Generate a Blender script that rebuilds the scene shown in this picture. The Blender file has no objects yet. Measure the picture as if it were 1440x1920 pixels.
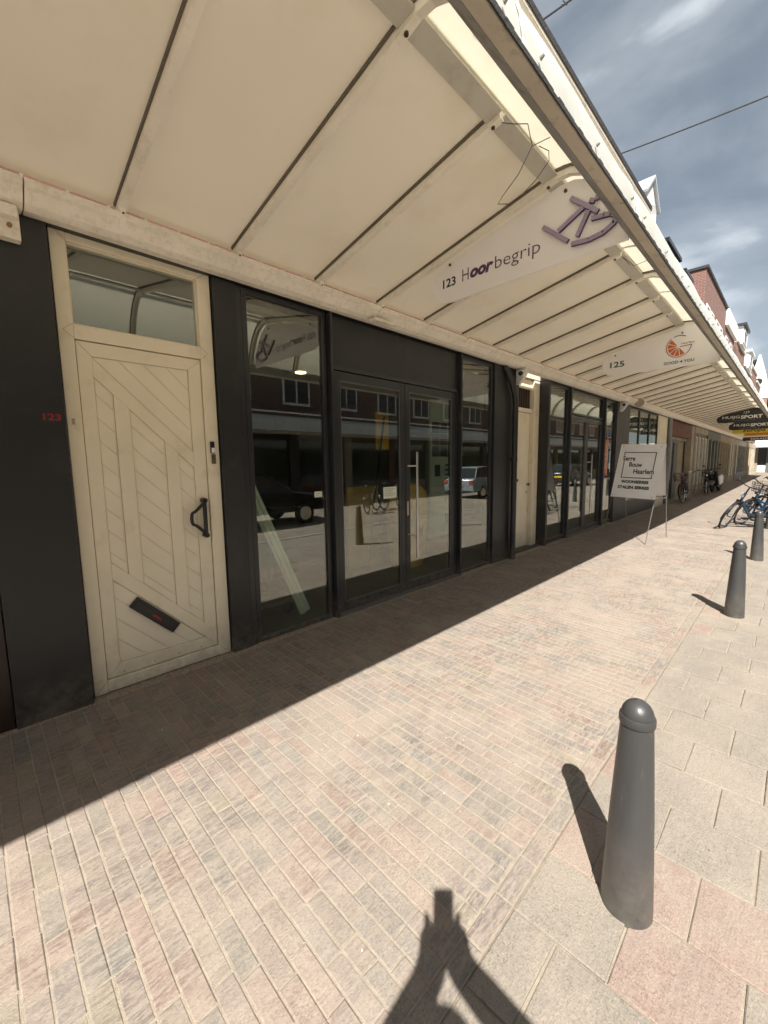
import bpy, bmesh, math, random
from mathutils import Vector, Matrix, Euler
random.seed(7)
R = math.radians
sc = bpy.context.scene
C = sc.collection

# ------------------------------------------------------------------ camera
CAM = Vector((3.30, 0.0, 1.55))
yaw, pit, rol = R(44.894), R(6.70), R(-0.808)
FW = Vector((-math.sin(yaw)*math.cos(pit), math.cos(yaw)*math.cos(pit), -math.sin(pit)))
_r = Vector((math.cos(yaw), math.sin(yaw), 0)); _u = _r.cross(FW)
RT = _r*math.cos(rol) + _u*math.sin(rol); UP = -_r*math.sin(rol) + _u*math.cos(rol)
cd = bpy.data.cameras.new('camera'); cam = bpy.data.objects.new('camera', cd); C.objects.link(cam)
cd.sensor_fit = 'VERTICAL'; cd.sensor_height = 36; cd.lens = 775.0/1920*36
cd.clip_start = 0.02; cd.clip_end = 2000
m = Matrix((RT, UP, -FW)).transposed().to_4x4(); m.translation = CAM
cam.matrix_world = m; sc.camera = cam

# ------------------------------------------------------------------ light
SUN = Vector((0.52, -0.70, 1.0)).normalized()
elev = math.asin(SUN.z); azim = math.atan2(SUN.x, SUN.y)
w = bpy.data.worlds.new('World'); sc.world = w; w.use_nodes = True
nt = w.node_tree; N = nt.nodes; L = nt.links; N.clear()
out = N.new('ShaderNodeOutputWorld'); bg = N.new('ShaderNodeBackground'); bg.inputs['Strength'].default_value = 0.118
sky = N.new('ShaderNodeTexSky'); sky.sky_type = 'NISHITA'; sky.sun_disc = False
sky.sun_elevation = elev; sky.sun_rotation = azim
tc = N.new('ShaderNodeTexCoord')
def wnoise(scale, sx, sy, sz, detail, rot=0.0, dist=0.4):
    mp = N.new('ShaderNodeMapping'); mp.inputs['Scale'].default_value = (sx, sy, sz); mp.inputs['Rotation'].default_value = (0, rot, 0)
    L.new(tc.outputs['Generated'], mp.inputs['Vector'])
    n = N.new('ShaderNodeTexNoise'); n.inputs['Scale'].default_value = scale; n.inputs['Detail'].default_value = detail
    n.inputs['Roughness'].default_value = 0.5; n.inputs['Distortion'].default_value = dist
    L.new(mp.outputs['Vector'], n.inputs['Vector']); return n
n1 = wnoise(1.9, 1, 1, 1.5, 8, 0.4, 0.35); n2 = wnoise(4.2, 1, 1.0, 1.7, 12, 0.7, 0.5)
addn = N.new('ShaderNodeMath'); addn.operation = 'MULTIPLY_ADD'; addn.inputs[1].default_value = 0.45
L.new(n2.outputs['Fac'], addn.inputs[0]); L.new(n1.outputs['Fac'], addn.inputs[2])
cr = N.new('ShaderNodeValToRGB'); e = cr.color_ramp.elements
e[0].position = 0.52; e[0].color = (0.47, 0.54, 0.60, 1); e[1].position = 0.86; e[1].color = (2.2, 2.32, 2.36, 1)
k = cr.color_ramp.elements.new(0.66); k.color = (0.66, 0.75, 0.82, 1)
k = cr.color_ramp.elements.new(0.77); k.color = (1.05, 1.15, 1.21, 1)
L.new(addn.outputs[0], cr.inputs['Fac'])
mx = N.new('ShaderNodeMixRGB'); mx.inputs['Fac'].default_value = 0.90
L.new(sky.outputs['Color'], mx.inputs['Color1']); L.new(cr.outputs['Color'], mx.inputs['Color2'])
L.new(mx.outputs['Color'], bg.inputs['Color']); L.new(bg.outputs[0], out.inputs['Surface'])
sd = bpy.data.lights.new('sun', 'SUN'); sd.energy = 3.7; sd.angle = R(0.55); sd.color = (1.0, 0.95, 0.88)
so = bpy.data.objects.new('sun', sd); C.objects.link(so); so.rotation_euler = SUN.to_track_quat('Z', 'Y').to_euler(); so.location = (20, -20, 40)
sc.view_settings.view_transform = 'Standard'; sc.view_settings.look = 'None'
sc.view_settings.gamma = 1; sc.view_settings.use_curve_mapping = False; sc.view_settings.exposure = 1.68

# ------------------------------------------------------------------ materials
MATS = {}
def mat(name, col, rough=0.6, metal=0.0, var=0.12, vscale=3.0, bump=0.0, bscale=60.0, dirt=None, dscale=2.0, dlo=0.5, dhi=0.7,
        emit=None, trans=0.0, tcol=None, dust=0.0, stretch=(1, 1, 1), coat=0.0, spec=0.5):
    if name in MATS: return MATS[name]
    M = bpy.data.materials.new(name); M.use_nodes = True; t = M.node_tree; n = t.nodes; l = t.links
    b = n['Principled BSDF']; b.inputs['Roughness'].default_value = rough; b.inputs['Metallic'].default_value = metal
    b.inputs['Coat Weight'].default_value = coat; b.inputs['Specular IOR Level'].default_value = spec
    g = n.new('ShaderNodeNewGeometry'); mp = n.new('ShaderNodeMapping'); mp.inputs['Scale'].default_value = stretch
    l.new(g.outputs['Position'], mp.inputs['Vector'])
    a = n.new('ShaderNodeTexNoise'); a.inputs['Scale'].default_value = vscale; a.inputs['Detail'].default_value = 6
    l.new(mp.outputs[0], a.inputs['Vector'])
    r = n.new('ShaderNodeValToRGB'); l.new(a.outputs['Fac'], r.inputs['Fac'])
    r.color_ramp.elements[0].position = 0.3; r.color_ramp.elements[1].position = 0.7
    r.color_ramp.elements[0].color = tuple(c*(1-var) for c in col)+(1,); r.color_ramp.elements[1].color = tuple(min(1, c*(1+var)) for c in col)+(1,)
    last = r.outputs['Color']
    if dirt:
        d = n.new('ShaderNodeTexNoise'); d.inputs['Scale'].default_value = dscale; d.inputs['Detail'].default_value = 9; d.inputs['Roughness'].default_value = 0.65
        l.new(mp.outputs[0], d.inputs['Vector'])
        dr = n.new('ShaderNodeMapRange'); dr.inputs['From Min'].default_value = dlo; dr.inputs['From Max'].default_value = dhi
        l.new(d.outputs['Fac'], dr.inputs['Value'])
        x = n.new('ShaderNodeMixRGB'); l.new(dr.outputs[0], x.inputs['Fac']); l.new(last, x.inputs['Color1']); x.inputs['Color2'].default_value = dirt+(1,)
        last = x.outputs['Color']
    if dust:   # pale street dust splashed against the foot of the thing
        sz = n.new('ShaderNodeSeparateXYZ'); l.new(g.outputs['Position'], sz.inputs[0])
        dn = n.new('ShaderNodeTexNoise'); dn.inputs['Scale'].default_value = 14; dn.inputs['Detail'].default_value = 8; dn.inputs['Roughness'].default_value = 0.7
        l.new(g.outputs['Position'], dn.inputs['Vector'])
        zr = n.new('ShaderNodeMapRange'); zr.inputs['From Min'].default_value = 0.28; zr.inputs['From Max'].default_value = -0.06; l.new(sz.outputs['Z'], zr.inputs['Value'])
        nr = n.new('ShaderNodeMapRange'); nr.inputs['From Min'].default_value = 0.3; nr.inputs['From Max'].default_value = 0.75; l.new(dn.outputs['Fac'], nr.inputs['Value'])
        mm = n.new('ShaderNodeMath'); mm.operation = 'MULTIPLY'; l.new(zr.outputs[0], mm.inputs[0]); l.new(nr.outputs[0], mm.inputs[1])
        m3 = n.new('ShaderNodeMath'); m3.operation = 'MULTIPLY'; m3.inputs[1].default_value = dust; l.new(mm.outputs[0], m3.inputs[0])
        xx = n.new('ShaderNodeMixRGB'); l.new(m3.outputs[0], xx.inputs['Fac']); l.new(last, xx.inputs['Color1']); xx.inputs['Color2'].default_value = (0.26, 0.22, 0.17, 1)
        last = xx.outputs['Color']
    l.new(last, b.inputs['Base Color'])
    if bump:
        bn = n.new('ShaderNodeTexNoise'); bn.inputs['Scale'].default_value = bscale; bn.inputs['Detail'].default_value = 4
        l.new(mp.outputs[0], bn.inputs['Vector'])
        bp = n.new('ShaderNodeBump'); bp.inputs['Strength'].default_value = bump; bp.inputs['Distance'].default_value = 0.01
        l.new(bn.outputs['Fac'], bp.inputs['Height']); l.new(bp.outputs[0], b.inputs['Normal'])
    if emit:
        b.inputs['Emission Color'].default_value = emit[0]+(1,); b.inputs['Emission Strength'].default_value = emit[1]
    if trans:
        o = n['Material Output']; tr = n.new('ShaderNodeBsdfTranslucent')
        if tcol: tr.inputs['Color'].default_value = tcol+(1,)
        else: l.new(last, tr.inputs['Color'])
        ms = n.new('ShaderNodeMixShader'); ms.inputs[0].default_value = trans
        l.new(b.outputs[0], ms.inputs[1]); l.new(tr.outputs[0], ms.inputs[2]); l.new(ms.outputs[0], o.inputs['Surface'])
    MATS[name] = M; return M

def glass(name='glass', tint=(0.85, 0.9, 0.88), ior=2.12):
    if name in MATS: return MATS[name]
    M = bpy.data.materials.new(name); M.use_nodes = True; t = M.node_tree; n = t.nodes; l = t.links; n.clear()
    o = n.new('ShaderNodeOutputMaterial'); tr = n.new('ShaderNodeBsdfTransparent'); tr.inputs[0].default_value = tint+(1,)
    gl = n.new('ShaderNodeBsdfGlossy'); gl.inputs['Roughness'].default_value = 0.004; gl.inputs['Color'].default_value = (0.95, 0.96, 0.93, 1)
    g = n.new('ShaderNodeNewGeometry'); ns = n.new('ShaderNodeTexNoise'); ns.inputs['Scale'].default_value = 1.1; ns.inputs['Detail'].default_value = 1
    l.new(g.outputs['Position'], ns.inputs['Vector'])
    bp = n.new('ShaderNodeBump'); bp.inputs['Strength'].default_value = 0.02; bp.inputs['Distance'].default_value = 0.002
    l.new(ns.outputs['Fac'], bp.inputs['Height']); l.new(bp.outputs[0], gl.inputs['Normal'])
    fr = n.new('ShaderNodeFresnel'); mr = n.new('ShaderNodeMapRange'); mr.inputs['To Min'].default_value = ior; mr.inputs['To Max'].default_value = 1/ior; l.new(g.outputs['Backfacing'], mr.inputs['Value']); l.new(mr.outputs[0], fr.inputs['IOR'])
    ms = n.new('ShaderNodeMixShader'); l.new(fr.outputs[0], ms.inputs[0]); l.new(tr.outputs[0], ms.inputs[1]); l.new(gl.outputs[0], ms.inputs[2])
    l.new(ms.outputs[0], o.inputs['Surface']); MATS[name] = M; return M

def brickwall(name, c1, c2, mortar, sx=0.22, sz=0.065, yz=True):
    if name in MATS: return MATS[name]
    M = bpy.data.materials.new(name); M.use_nodes = True; t = M.node_tree; n = t.nodes; l = t.links
    b = n['Principled BSDF']; b.inputs['Roughness'].default_value = 0.85
    g = n.new('ShaderNodeNewGeometry'); s = n.new('ShaderNodeSeparateXYZ'); l.new(g.outputs['Position'], s.inputs[0])
    ad = n.new('ShaderNodeMath'); ad.operation = 'ADD'; l.new(s.outputs['X'], ad.inputs[0]); l.new(s.outputs['Y'], ad.inputs[1])
    cb = n.new('ShaderNodeCombineXYZ'); l.new(ad.outputs[0], cb.inputs['X']); l.new(s.outputs['Z'], cb.inputs['Y'])
    br = n.new('ShaderNodeTexBrick'); l.new(cb.outputs[0], br.inputs['Vector'])
    br.inputs['Color1'].default_value = c1+(1,); br.inputs['Color2'].default_value = c2+(1,); br.inputs['Mortar'].default_value = mortar+(1,)
    br.inputs['Scale'].default_value = 1; br.inputs['Brick Width'].default_value = sx; br.inputs['Row Height'].default_value = sz; br.inputs['Mortar Size'].default_value = 0.008
    l.new(br.outputs['Color'], b.inputs['Base Color'])
    bp = n.new('ShaderNodeBump'); bp.inputs['Strength'].default_value = 0.5; bp.inputs['Distance'].default_value = 0.01; bp.invert = True
    l.new(br.outputs['Fac'], bp.inputs['Height']); l.new(bp.outputs[0], b.inputs['Normal'])
    MATS[name] = M; return M

def paving(name, aggregate):
    """brick clay / washed concrete whose own colour is the 'tint' attribute, under a film of swept yellow jointing sand"""
    M = bpy.data.materials.new(name); M.use_nodes = True; t = M.node_tree; n = t.nodes; l = t.links
    b = n['Principled BSDF']; b.inputs['Roughness'].default_value = 0.9; b.inputs['Specular IOR Level'].default_value = 0.25
    g = n.new('ShaderNodeNewGeometry')
    def noise(scale, st=(1, 1, 1), det=5, ro=0.55, rot=0):
        mp = n.new('ShaderNodeMapping'); mp.inputs['Scale'].default_value = st; mp.inputs['Rotation'].default_value = (0, 0, rot); l.new(g.outputs['Position'], mp.inputs['Vector'])
        x = n.new('ShaderNodeTexNoise'); x.inputs['Scale'].default_value = scale; x.inputs['Detail'].default_value = det; x.inputs['Roughness'].default_value = ro
        l.new(mp.outputs[0], x.inputs['Vector']); return x.outputs['Fac']
    def rng(s, a, c, o0=0.0, o1=1.0):
        x = n.new('ShaderNodeMapRange'); x.inputs['From Min'].default_value = a; x.inputs['From Max'].default_value = c
        x.inputs['To Min'].default_value = o0; x.inputs['To Max'].default_value = o1; l.new(s, x.inputs['Value']); return x.outputs[0]
    def mth(op, a, c):
        x = n.new('ShaderNodeMath'); x.operation = op; x.use_clamp = True
        for i, v in enumerate((a, c)):
            if isinstance(v, (int, float)): x.inputs[i].default_value = v
            else: l.new(v, x.inputs[i])
        return x.outputs[0]
    def mixc(f, a, c, bt='MIX'):
        x = n.new('ShaderNodeMixRGB'); x.blend_type = bt
        for i, v in enumerate((f, a, c)):
            if isinstance(v, (int, float)): x.inputs[i].default_value = v
            elif isinstance(v, tuple): x.inputs[i].default_value = v+(1,)
            else: l.new(v, x.inputs[i])
        return x.outputs[0]
    at = n.new('ShaderNodeAttribute'); at.attribute_name = 'tint'
    col = at.outputs['Color']
    big = rng(noise(1.5, (1, 0.7, 1), 5, 0.6), 0.44, 0.60)
    mid = rng(noise(6.0, (1, 0.6, 1), 5, 0.65, 0.15), 0.47, 0.60)
    streak = rng(noise(60, (1.0, 0.16, 1), 6, 0.75, 0.12), 0.45, 0.56)
    streak = mth('MAXIMUM', streak, rng(noise(150, (1.0, 0.22, 1), 5, 0.7, 0.10), 0.50, 0.60))
    fine = rng(noise(170, (1, 0.55, 1), 4, 0.7), 0.38, 0.62)
    if aggregate:
        grain = n.new('ShaderNodeTexVoronoi'); grain.inputs['Scale'].default_value = 210; l.new(g.outputs['Position'], grain.inputs['Vector'])
        ramp = n.new('ShaderNodeValToRGB'); ramp.color_ramp.interpolation = 'CONSTANT'; ee = ramp.color_ramp.elements
        ee[0].position = 0; ee[0].color = (0.38, 0.38, 0.38, 1); ee[1].position = 0.13; ee[1].color = (0.85, 0.85, 0.85, 1)
        x = ramp.color_ramp.elements.new(0.55); x.color = (1.0, 1.0, 1.0, 1)
        x = ramp.color_ramp.elements.new(0.9); x.color = (1.35, 1.33, 1.28, 1)
        sp = n.new('ShaderNodeSeparateXYZ'); l.new(grain.outputs['Color'], sp.inputs[0]); l.new(sp.outputs[0], ramp.inputs['Fac'])
        col = mixc(0.8, col, ramp.outputs['Color'], 'MULTIPLY')
        col = mixc(rng(noise(9), 0.35, 0.65, 0, 0.35), col, (0.22, 0.20, 0.17))
    else:
        col = mixc(rng(noise(95, (1, 0.35, 1), 6, 0.75, 0.25), 0.35, 0.65), mixc(1.0, col, (0.62, 0.62, 0.64), 'MULTIPLY'), col)
    sandc = mixc(noise(60, det=3), (0.305, 0.256, 0.208), (0.395, 0.338, 0.274))
    m1 = mth('MULTIPLY', streak, 0.30 if aggregate else 0.62)
    m2 = mth('MULTIPLY', mid, mth('ADD', mth('MULTIPLY', fine, 0.55), 0.30))
    m3 = mth('MULTIPLY', big, mth('ADD', mth('MULTIPLY', fine, 0.7), 0.25))
    sand = mth('MAXIMUM', mth('MAXIMUM', m1, m2), m3)
    sand = mth('ADD', mth('MULTIPLY', sand, 0.50 if aggregate else 0.82), 0.22 if aggregate else 0.10)
    # the sand film is thinner on the trodden strip along the shops
    sx = n.new('ShaderNodeSeparateXYZ'); l.new(g.outputs['Position'], sx.inputs[0])
    sand = mth('MULTIPLY', sand, rng(sx.outputs['X'], 0.3, 1.6, 0.65, 1.0))
    col = mixc(sand, col, sandc)
    l.new(col, b.inputs['Base Color'])
    hn = n.new('ShaderNodeMath'); hn.operation = 'ADD'; l.new(fine, hn.inputs[0]); l.new(streak, hn.inputs[1])
    bp = n.new('ShaderNodeBump'); bp.inputs['Strength'].default_value = 0.42; bp.inputs['Distance'].default_value = 0.0035
    l.new(hn.outputs[0], bp.inputs['Height']); l.new(bp.outputs[0], b.inputs['Normal'])
    return M

cream = mat('cream_paint', (0.80, 0.725, 0.56), 0.42, dust=0.9, var=0.04, dirt=(0.60, 0.51, 0.35), dscale=5, dlo=0.55, dhi=0.85, bump=0.04, bscale=220)
cream_pl = mat('cream_plank', (0.82, 0.745, 0.585), 0.45, dust=0.7, var=0.05, bump=0.04, bscale=220)
white_p = mat('cream_beam', (0.83, 0.775, 0.665), 0.6, var=0.08, dirt=(0.58, 0.48, 0.34), dscale=24, dlo=0.48, dhi=0.85, bump=0.25, bscale=90)
rib_m = mat('rib_paint', (0.83, 0.78, 0.68), 0.55, var=0.08, dirt=(0.60, 0.52, 0.40), dscale=14, dlo=0.52, dhi=0.9, bump=0.15, bscale=120)
soffit_m = mat('soffit_sheet', (0.87, 0.85, 0.80), 0.5, var=0.04, vscale=1.2, dirt=(0.72, 0.66, 0.55), dscale=1.6, dlo=0.52, dhi=0.82, trans=0.42, tcol=(0.89, 0.85, 0.79))
barrel_m = mat('barrel_sheet', (0.80, 0.83, 0.82), 0.35, var=0.04, vscale=3, dirt=(0.60, 0.60, 0.53), dscale=4, dlo=0.48, dhi=0.85, trans=0.5, tcol=(0.92, 0.88, 0.78))
gut_m = mat('gutter_paint', (0.55, 0.49, 0.40), 0.6, var=0.12, dirt=(0.17, 0.14, 0.10), dscale=12, dlo=0.55, dhi=0.8, bump=0.3, bscale=80)
gutg_m = mat('gutter_grey', (0.30, 0.305, 0.30), 0.55, var=0.15, dirt=(0.15, 0.14, 0.12), dscale=10)
moss_m = mat('black_algae', (0.03, 0.03, 0.028), 0.9, var=0.3, bump=0.6, bscale=60)
anth = mat('anthracite_paint', (0.019, 0.020, 0.021), 0.42, dust=0.8, var=0.10, vscale=1.6, dirt=(0.045, 0.042, 0.036), dscale=3, dlo=0.55, dhi=0.9, bump=0.03, bscale=140)
anth_f = mat('anthracite_frame', (0.024, 0.026, 0.028), 0.34, dust=0.8, var=0.08, dirt=(0.06, 0.055, 0.048), dscale=6, dlo=0.58, dhi=0.85)
brownp = mat('brown_panel', (0.030, 0.017, 0.012), 0.4, var=0.2)
glass_m = glass()
black = mat('black_plastic', (0.012, 0.012, 0.013), 0.35, var=0.1)
rubber = mat('rubber', (0.018, 0.018, 0.018), 0.8, var=0.15)
steel = mat('brushed_steel', (0.55, 0.52, 0.47), 0.28, 1.0, var=0.08)
gmetal = mat('grey_metal', (0.22, 0.21, 0.20), 0.45, 0.6, var=0.15)
chrome = mat('chrome', (0.7, 0.7, 0.7), 0.15, 1.0, var=0.05)
screw_m = mat('screw_rust', (0.10, 0.07, 0.045), 0.6, 0.5, var=0.3)
signw = mat('sign_white', (0.86, 0.84, 0.84), 0.35, var=0.03)
white = mat('white_paint', (0.75, 0.75, 0.72), 0.5, var=0.05, dirt=(0.55, 0.54, 0.5), dscale=3)
boll_m = mat('bollard_paint', (0.042, 0.042, 0.042), 0.40, dust=0.35, var=0.10, vscale=8, dirt=(0.14, 0.13, 0.11), dscale=26, dlo=0.62, dhi=0.9, bump=0.10, bscale=120, stretch=(1, 1, 0.3))
boll_b = mat('bollard_dust', (0.16, 0.145, 0.12), 0.7, var=0.3, vscale=30, stretch=(1, 1, 0.2))
txt_blk = mat('print_black', (0.02, 0.02, 0.022), 0.5, var=0.02)
txt_pur = mat('print_purple', (0.075, 0.030, 0.095), 0.5, var=0.02)
pur_side = mat('logo_mauve', (0.34, 0.27, 0.40), 0.45, var=0.04)
txt_grn = mat('print_green', (0.02, 0.11, 0.045), 0.5, var=0.02)
txt_dgr = mat('print_dark_green', (0.03, 0.06, 0.05), 0.5, var=0.02)
txt_org = mat('print_orange', (0.55, 0.14, 0.035), 0.5, var=0.03)
txt_wht = mat('print_white', (0.8, 0.8, 0.78), 0.5, var=0.02)
txt_red = mat('print_red', (0.30, 0.02, 0.015), 0.5, var=0.02)
paper = mat('paper', (0.62, 0.66, 0.55), 0.7, var=0.03)
inter = mat('shop_plaster', (0.30, 0.28, 0.215), 0.8, var=0.1)
interd = mat('shop_dark', (0.055, 0.05, 0.04), 0.8, var=0.2)
ifloor = mat('shop_floor', (0.12, 0.11, 0.095), 0.5, var=0.15)
lamp_m = mat('lamp_disc', (1, 0.9, 0.6), 0.5, emit=((1.0, 0.86, 0.5), 3.0))
slate = mat('dark_roof', (0.030, 0.032, 0.036), 0.5, var=0.2, vscale=8)
brick_red = brickwall('brick_red', (0.20, 0.075, 0.055), (0.15, 0.06, 0.05), (0.26, 0.22, 0.19))
brick_old = brickwall('brick_brown', (0.15, 0.065, 0.045), (0.10, 0.045, 0.035), (0.2, 0.18, 0.15))
curt = mat('window_dark', (0.035, 0.04, 0.045), 0.12, var=0.3, vscale=1.5)

# ------------------------------------------------------------------ mesh helpers
ORG = {}
class MB:
    def __init__(s): s.v = []; s.f = []; s.t = []
    def add(s, vs, fs, tint=None):
        o = len(s.v); s.v += [tuple(v) for v in vs]; s.f += [tuple(i+o for i in f) for f in fs]
        s.t += [tint]*len(fs); return s
    def box(s, x0, x1, y0, y1, z0, z1, tint=None):
        vs = [(x, y, z) for x in (x0, x1) for y in (y0, y1) for z in (z0, z1)]
        return s.add(vs, [(0, 1, 3, 2), (4, 6, 7, 5), (0, 4, 5, 1), (2, 3, 7, 6), (0, 2, 6, 4), (1, 5, 7, 3)], tint)
    def obox(s, c, ax, ay, az, hx, hy, hz):
        c = Vector(c); vs = []
        for a in (-1, 1):
            for b in (-1, 1):
                for d in (-1, 1): vs.append(c+Vector(ax)*hx*a+Vector(ay)*hy*b+Vector(az)*hz*d)
        return s.add(vs, [(0, 1, 3, 2), (4, 6, 7, 5), (0, 4, 5, 1), (2, 3, 7, 6), (0, 2, 6, 4), (1, 5, 7, 3)])
    def prism(s, poly, a0, a1, axis='y'):
        """poly: 2D outline; axis y -> poly is (x,z); axis x -> (y,z); axis z -> (x,y)"""
        n = len(poly)
        def P(p, a): return {'y': (p[0], a, p[1]), 'x': (a, p[0], p[1]), 'z': (p[0], p[1], a)}[axis]
        vs = [P(p, a0) for p in poly]+[P(p, a1) for p in poly]
        fs = [tuple(range(n)), tuple(range(2*n-1, n-1, -1))]+[(i, i+n, (i+1) % n+n, (i+1) % n) for i in range(n)]
        return s.add(vs, fs)
    def tube(s, pts, r, seg=8, cap=True):
        pts = [Vector(p) for p in pts]; rs = r if isinstance(r, (list, tuple)) else [r]*len(pts); vs = []
        prev = None
        for i, p in enumerate(pts):
            d = (pts[min(i+1, len(pts)-1)]-pts[max(i-1, 0)]).normalized()
            if prev is None: u = d.orthogonal().normalized()
            else: u = (prev-d*prev.dot(d)).normalized()
            prev = u; v = d.cross(u)
            for k in range(seg):
                a = 2*math.pi*k/seg; vs.append(p+(u*math.cos(a)+v*math.sin(a))*rs[i])
        fs = [(i*seg+k, i*seg+(k+1) % seg, (i+1)*seg+(k+1) % seg, (i+1)*seg+k) for i in range(len(pts)-1) for k in range(seg)]
        if cap: fs += [tuple(range(seg-1, -1, -1)), tuple((len(pts)-1)*seg+k for k in range(seg))]
        return s.add(vs, fs)
    def lathe(s, prof, c=(0, 0, 0), seg=24, sc_=(1, 1)):
        vs = [(c[0]+r*math.cos(2*math.pi*k/seg)*sc_[0], c[1]+r*math.sin(2*math.pi*k/seg)*sc_[1], c[2]+z) for r, z in prof for k in range(seg)]
        n = len(prof)
        fs = [(i*seg+k, i*seg+(k+1) % seg, (i+1)*seg+(k+1) % seg, (i+1)*seg+k) for i in range(n-1) for k in range(seg)]
        fs += [tuple(range(seg-1, -1, -1)), tuple((n-1)*seg+k for k in range(seg))]
        return s.add(vs, fs)
    def ring(s, c, R_, r, axis='y', seg=28, ts=6):
        vs = []
        for i in range(seg):
            a = 2*math.pi*i/seg
            for k in range(ts):
                b = 2*math.pi*k/ts; q = R_+r*math.cos(b); h = r*math.sin(b)
                p = {'y': (q*math.cos(a), h, q*math.sin(a)), 'x': (h, q*math.cos(a), q*math.sin(a)), 'z': (q*math.cos(a), q*math.sin(a), h)}[axis]
                vs.append((c[0]+p[0], c[1]+p[1], c[2]+p[2]))
        fs = [(i*ts+k, i*ts+(k+1) % ts, ((i+1) % seg)*ts+(k+1) % ts, ((i+1) % seg)*ts+k) for i in range(seg) for k in range(ts)]
        return s.add(vs, fs)
    def sphere(s, c, r, seg=12, rings=8, sq=(1, 1, 1)):
        prof = [(max(1e-4, math.sin(math.pi*i/rings)), -math.cos(math.pi*i/rings)) for i in range(rings+1)]
        vs = [(c[0]+p*r*math.cos(2*math.pi*k/seg)*sq[0], c[1]+p*r*math.sin(2*math.pi*k/seg)*sq[1], c[2]+z*r*sq[2]) for p, z in prof for k in range(seg)]
        fs = [(i*seg+k, i*seg+(k+1) % seg, (i+1)*seg+(k+1) % seg, (i+1)*seg+k) for i in range(rings) for k in range(seg)]
        return s.add(vs, fs)
    def mesh(s, name, mats, o=Vector((0, 0, 0)), smooth=False, xf=None):
        me = bpy.data.meshes.new(name)
        vs = [tuple(Vector(v)-o) for v in s.v]
        if xf: vs = [tuple(xf @ Vector(v)) for v in vs]
        me.from_pydata(vs, [], s.f); me.update()
        b = bmesh.new(); b.from_mesh(me); bmesh.ops.recalc_face_normals(b, faces=b.faces)
        if smooth:
            for f in b.faces: f.smooth = True
            for ed in b.edges:
                if len(ed.link_faces) == 2 and ed.calc_face_angle(0) > R(38): ed.smooth = False
        b.to_mesh(me); b.free()
        if any(t is not None for t in s.t):
            at = me.color_attributes.new('tint', 'FLOAT_COLOR', 'CORNER')
            buf = []
            for p in me.polygons:
                t = s.t[p.index] or (0.3, 0.3, 0.3)
                buf += list(t+(1,))*p.loop_total
            at.data.foreach_set('color', buf)
        me.materials.append(mats); return me

def props(o, label=None, cat=None, group=None, kind=None):
    if label: o['label'] = label
    if cat: o['category'] = cat
    if group: o['group'] = group
    if kind: o['kind'] = kind
    return o
def empty(name, loc, label=None, cat=None, group=None, kind=None):
    o = bpy.data.objects.new(name, None); C.objects.link(o); o.location = loc; o.empty_display_size = 0.2
    ORG[o] = Vector(loc); return props(o, label, cat, group, kind)
def obj(name, mb, m_, parent=None, smooth=False, label=None, cat=None, group=None, kind=None, bevel=0):
    if parent is not None: o_ = ORG[parent]
    else:
        xs = [v[0] for v in mb.v]; ys = [v[1] for v in mb.v]; zs = [v[2] for v in mb.v]
        o_ = Vector(((min(xs)+max(xs))/2, (min(ys)+max(ys))/2, min(zs)))
    ob = bpy.data.objects.new(name, mb.mesh(name, m_, o_, smooth)); C.objects.link(ob)
    if parent is not None: ob.parent = parent
    else: ob.location = o_
    ORG[ob] = o_
    if bevel:
        bv = ob.modifiers.new('bevel', 'BEVEL'); bv.width = bevel; bv.segments = 2; bv.limit_method = 'ANGLE'; bv.angle_limit = R(40)
    return props(ob, label, cat, group, kind)
def inst(name, me, loc, parent, rot=(0, 0, 0)):
    o = bpy.data.objects.new(name, me); C.objects.link(o); o.parent = parent; o.location = Vector(loc)-ORG[parent]; o.rotation_euler = rot; return o
def copy_tree(o, parent=None):
    c = o.copy(); C.objects.link(c); c.parent = parent
    for ch in [x for x in bpy.data.objects if x.parent == o]: copy_tree(ch, c)
    return c
def text(body, width, height, origin, facing, m_, parent, name='lettering', bold=0.0, shear=0.0, depth=0.002, rot=0.0, align='LEFT', spacing=1.0, tilt=0.0):
    cu = bpy.data.curves.new('t', 'FONT'); cu.body = body; cu.size = 1; cu.shear = shear; cu.offset = bold; cu.space_character = spacing; cu.resolution_u = 3
    cu.extrude = 0.5
    t = bpy.data.objects.new('t', cu); C.objects.link(t); dg = bpy.context.evaluated_depsgraph_get(); dg.update()
    me = bpy.data.meshes.new_from_object(t.evaluated_get(dg)); bpy.data.objects.remove(t)
    xs = [v.co.x for v in me.vertices]; ys = [v.co.y for v in me.vertices]
    x0, x1, y0, y1 = min(xs), max(xs), min(ys), max(ys)
    sx = width/(x1-x0); sy = (height/(y1-y0)) if height else sx
    F = {'-y': Matrix(((1, 0, 0), (0, 0, -1), (0, 1, 0))), '+x': Matrix(((0, 0, 1), (1, 0, 0), (0, 1, 0)))}[facing] if isinstance(facing, str) else facing
    Rz = Matrix.Rotation(rot, 3, 'Z')
    o_ = ORG[parent]
    for v in me.vertices:
        p = Rz @ Vector(((v.co.x-x0)*sx, (v.co.y-y0)*sy, 0)); p.z = (v.co.z+0.5)*depth
        v.co = (F @ p)+Vector(origin)-o_
    me.materials.clear(); me.materials.append(m_)
    ob = bpy.data.objects.new(name, me); C.objects.link(ob); ob.parent = parent; ORG[ob] = o_; return ob

def gz(x):   # pavement falls gently from the shops to the kerb line
    return -0.027*min(max(x, -0.5), 3.0)

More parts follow.
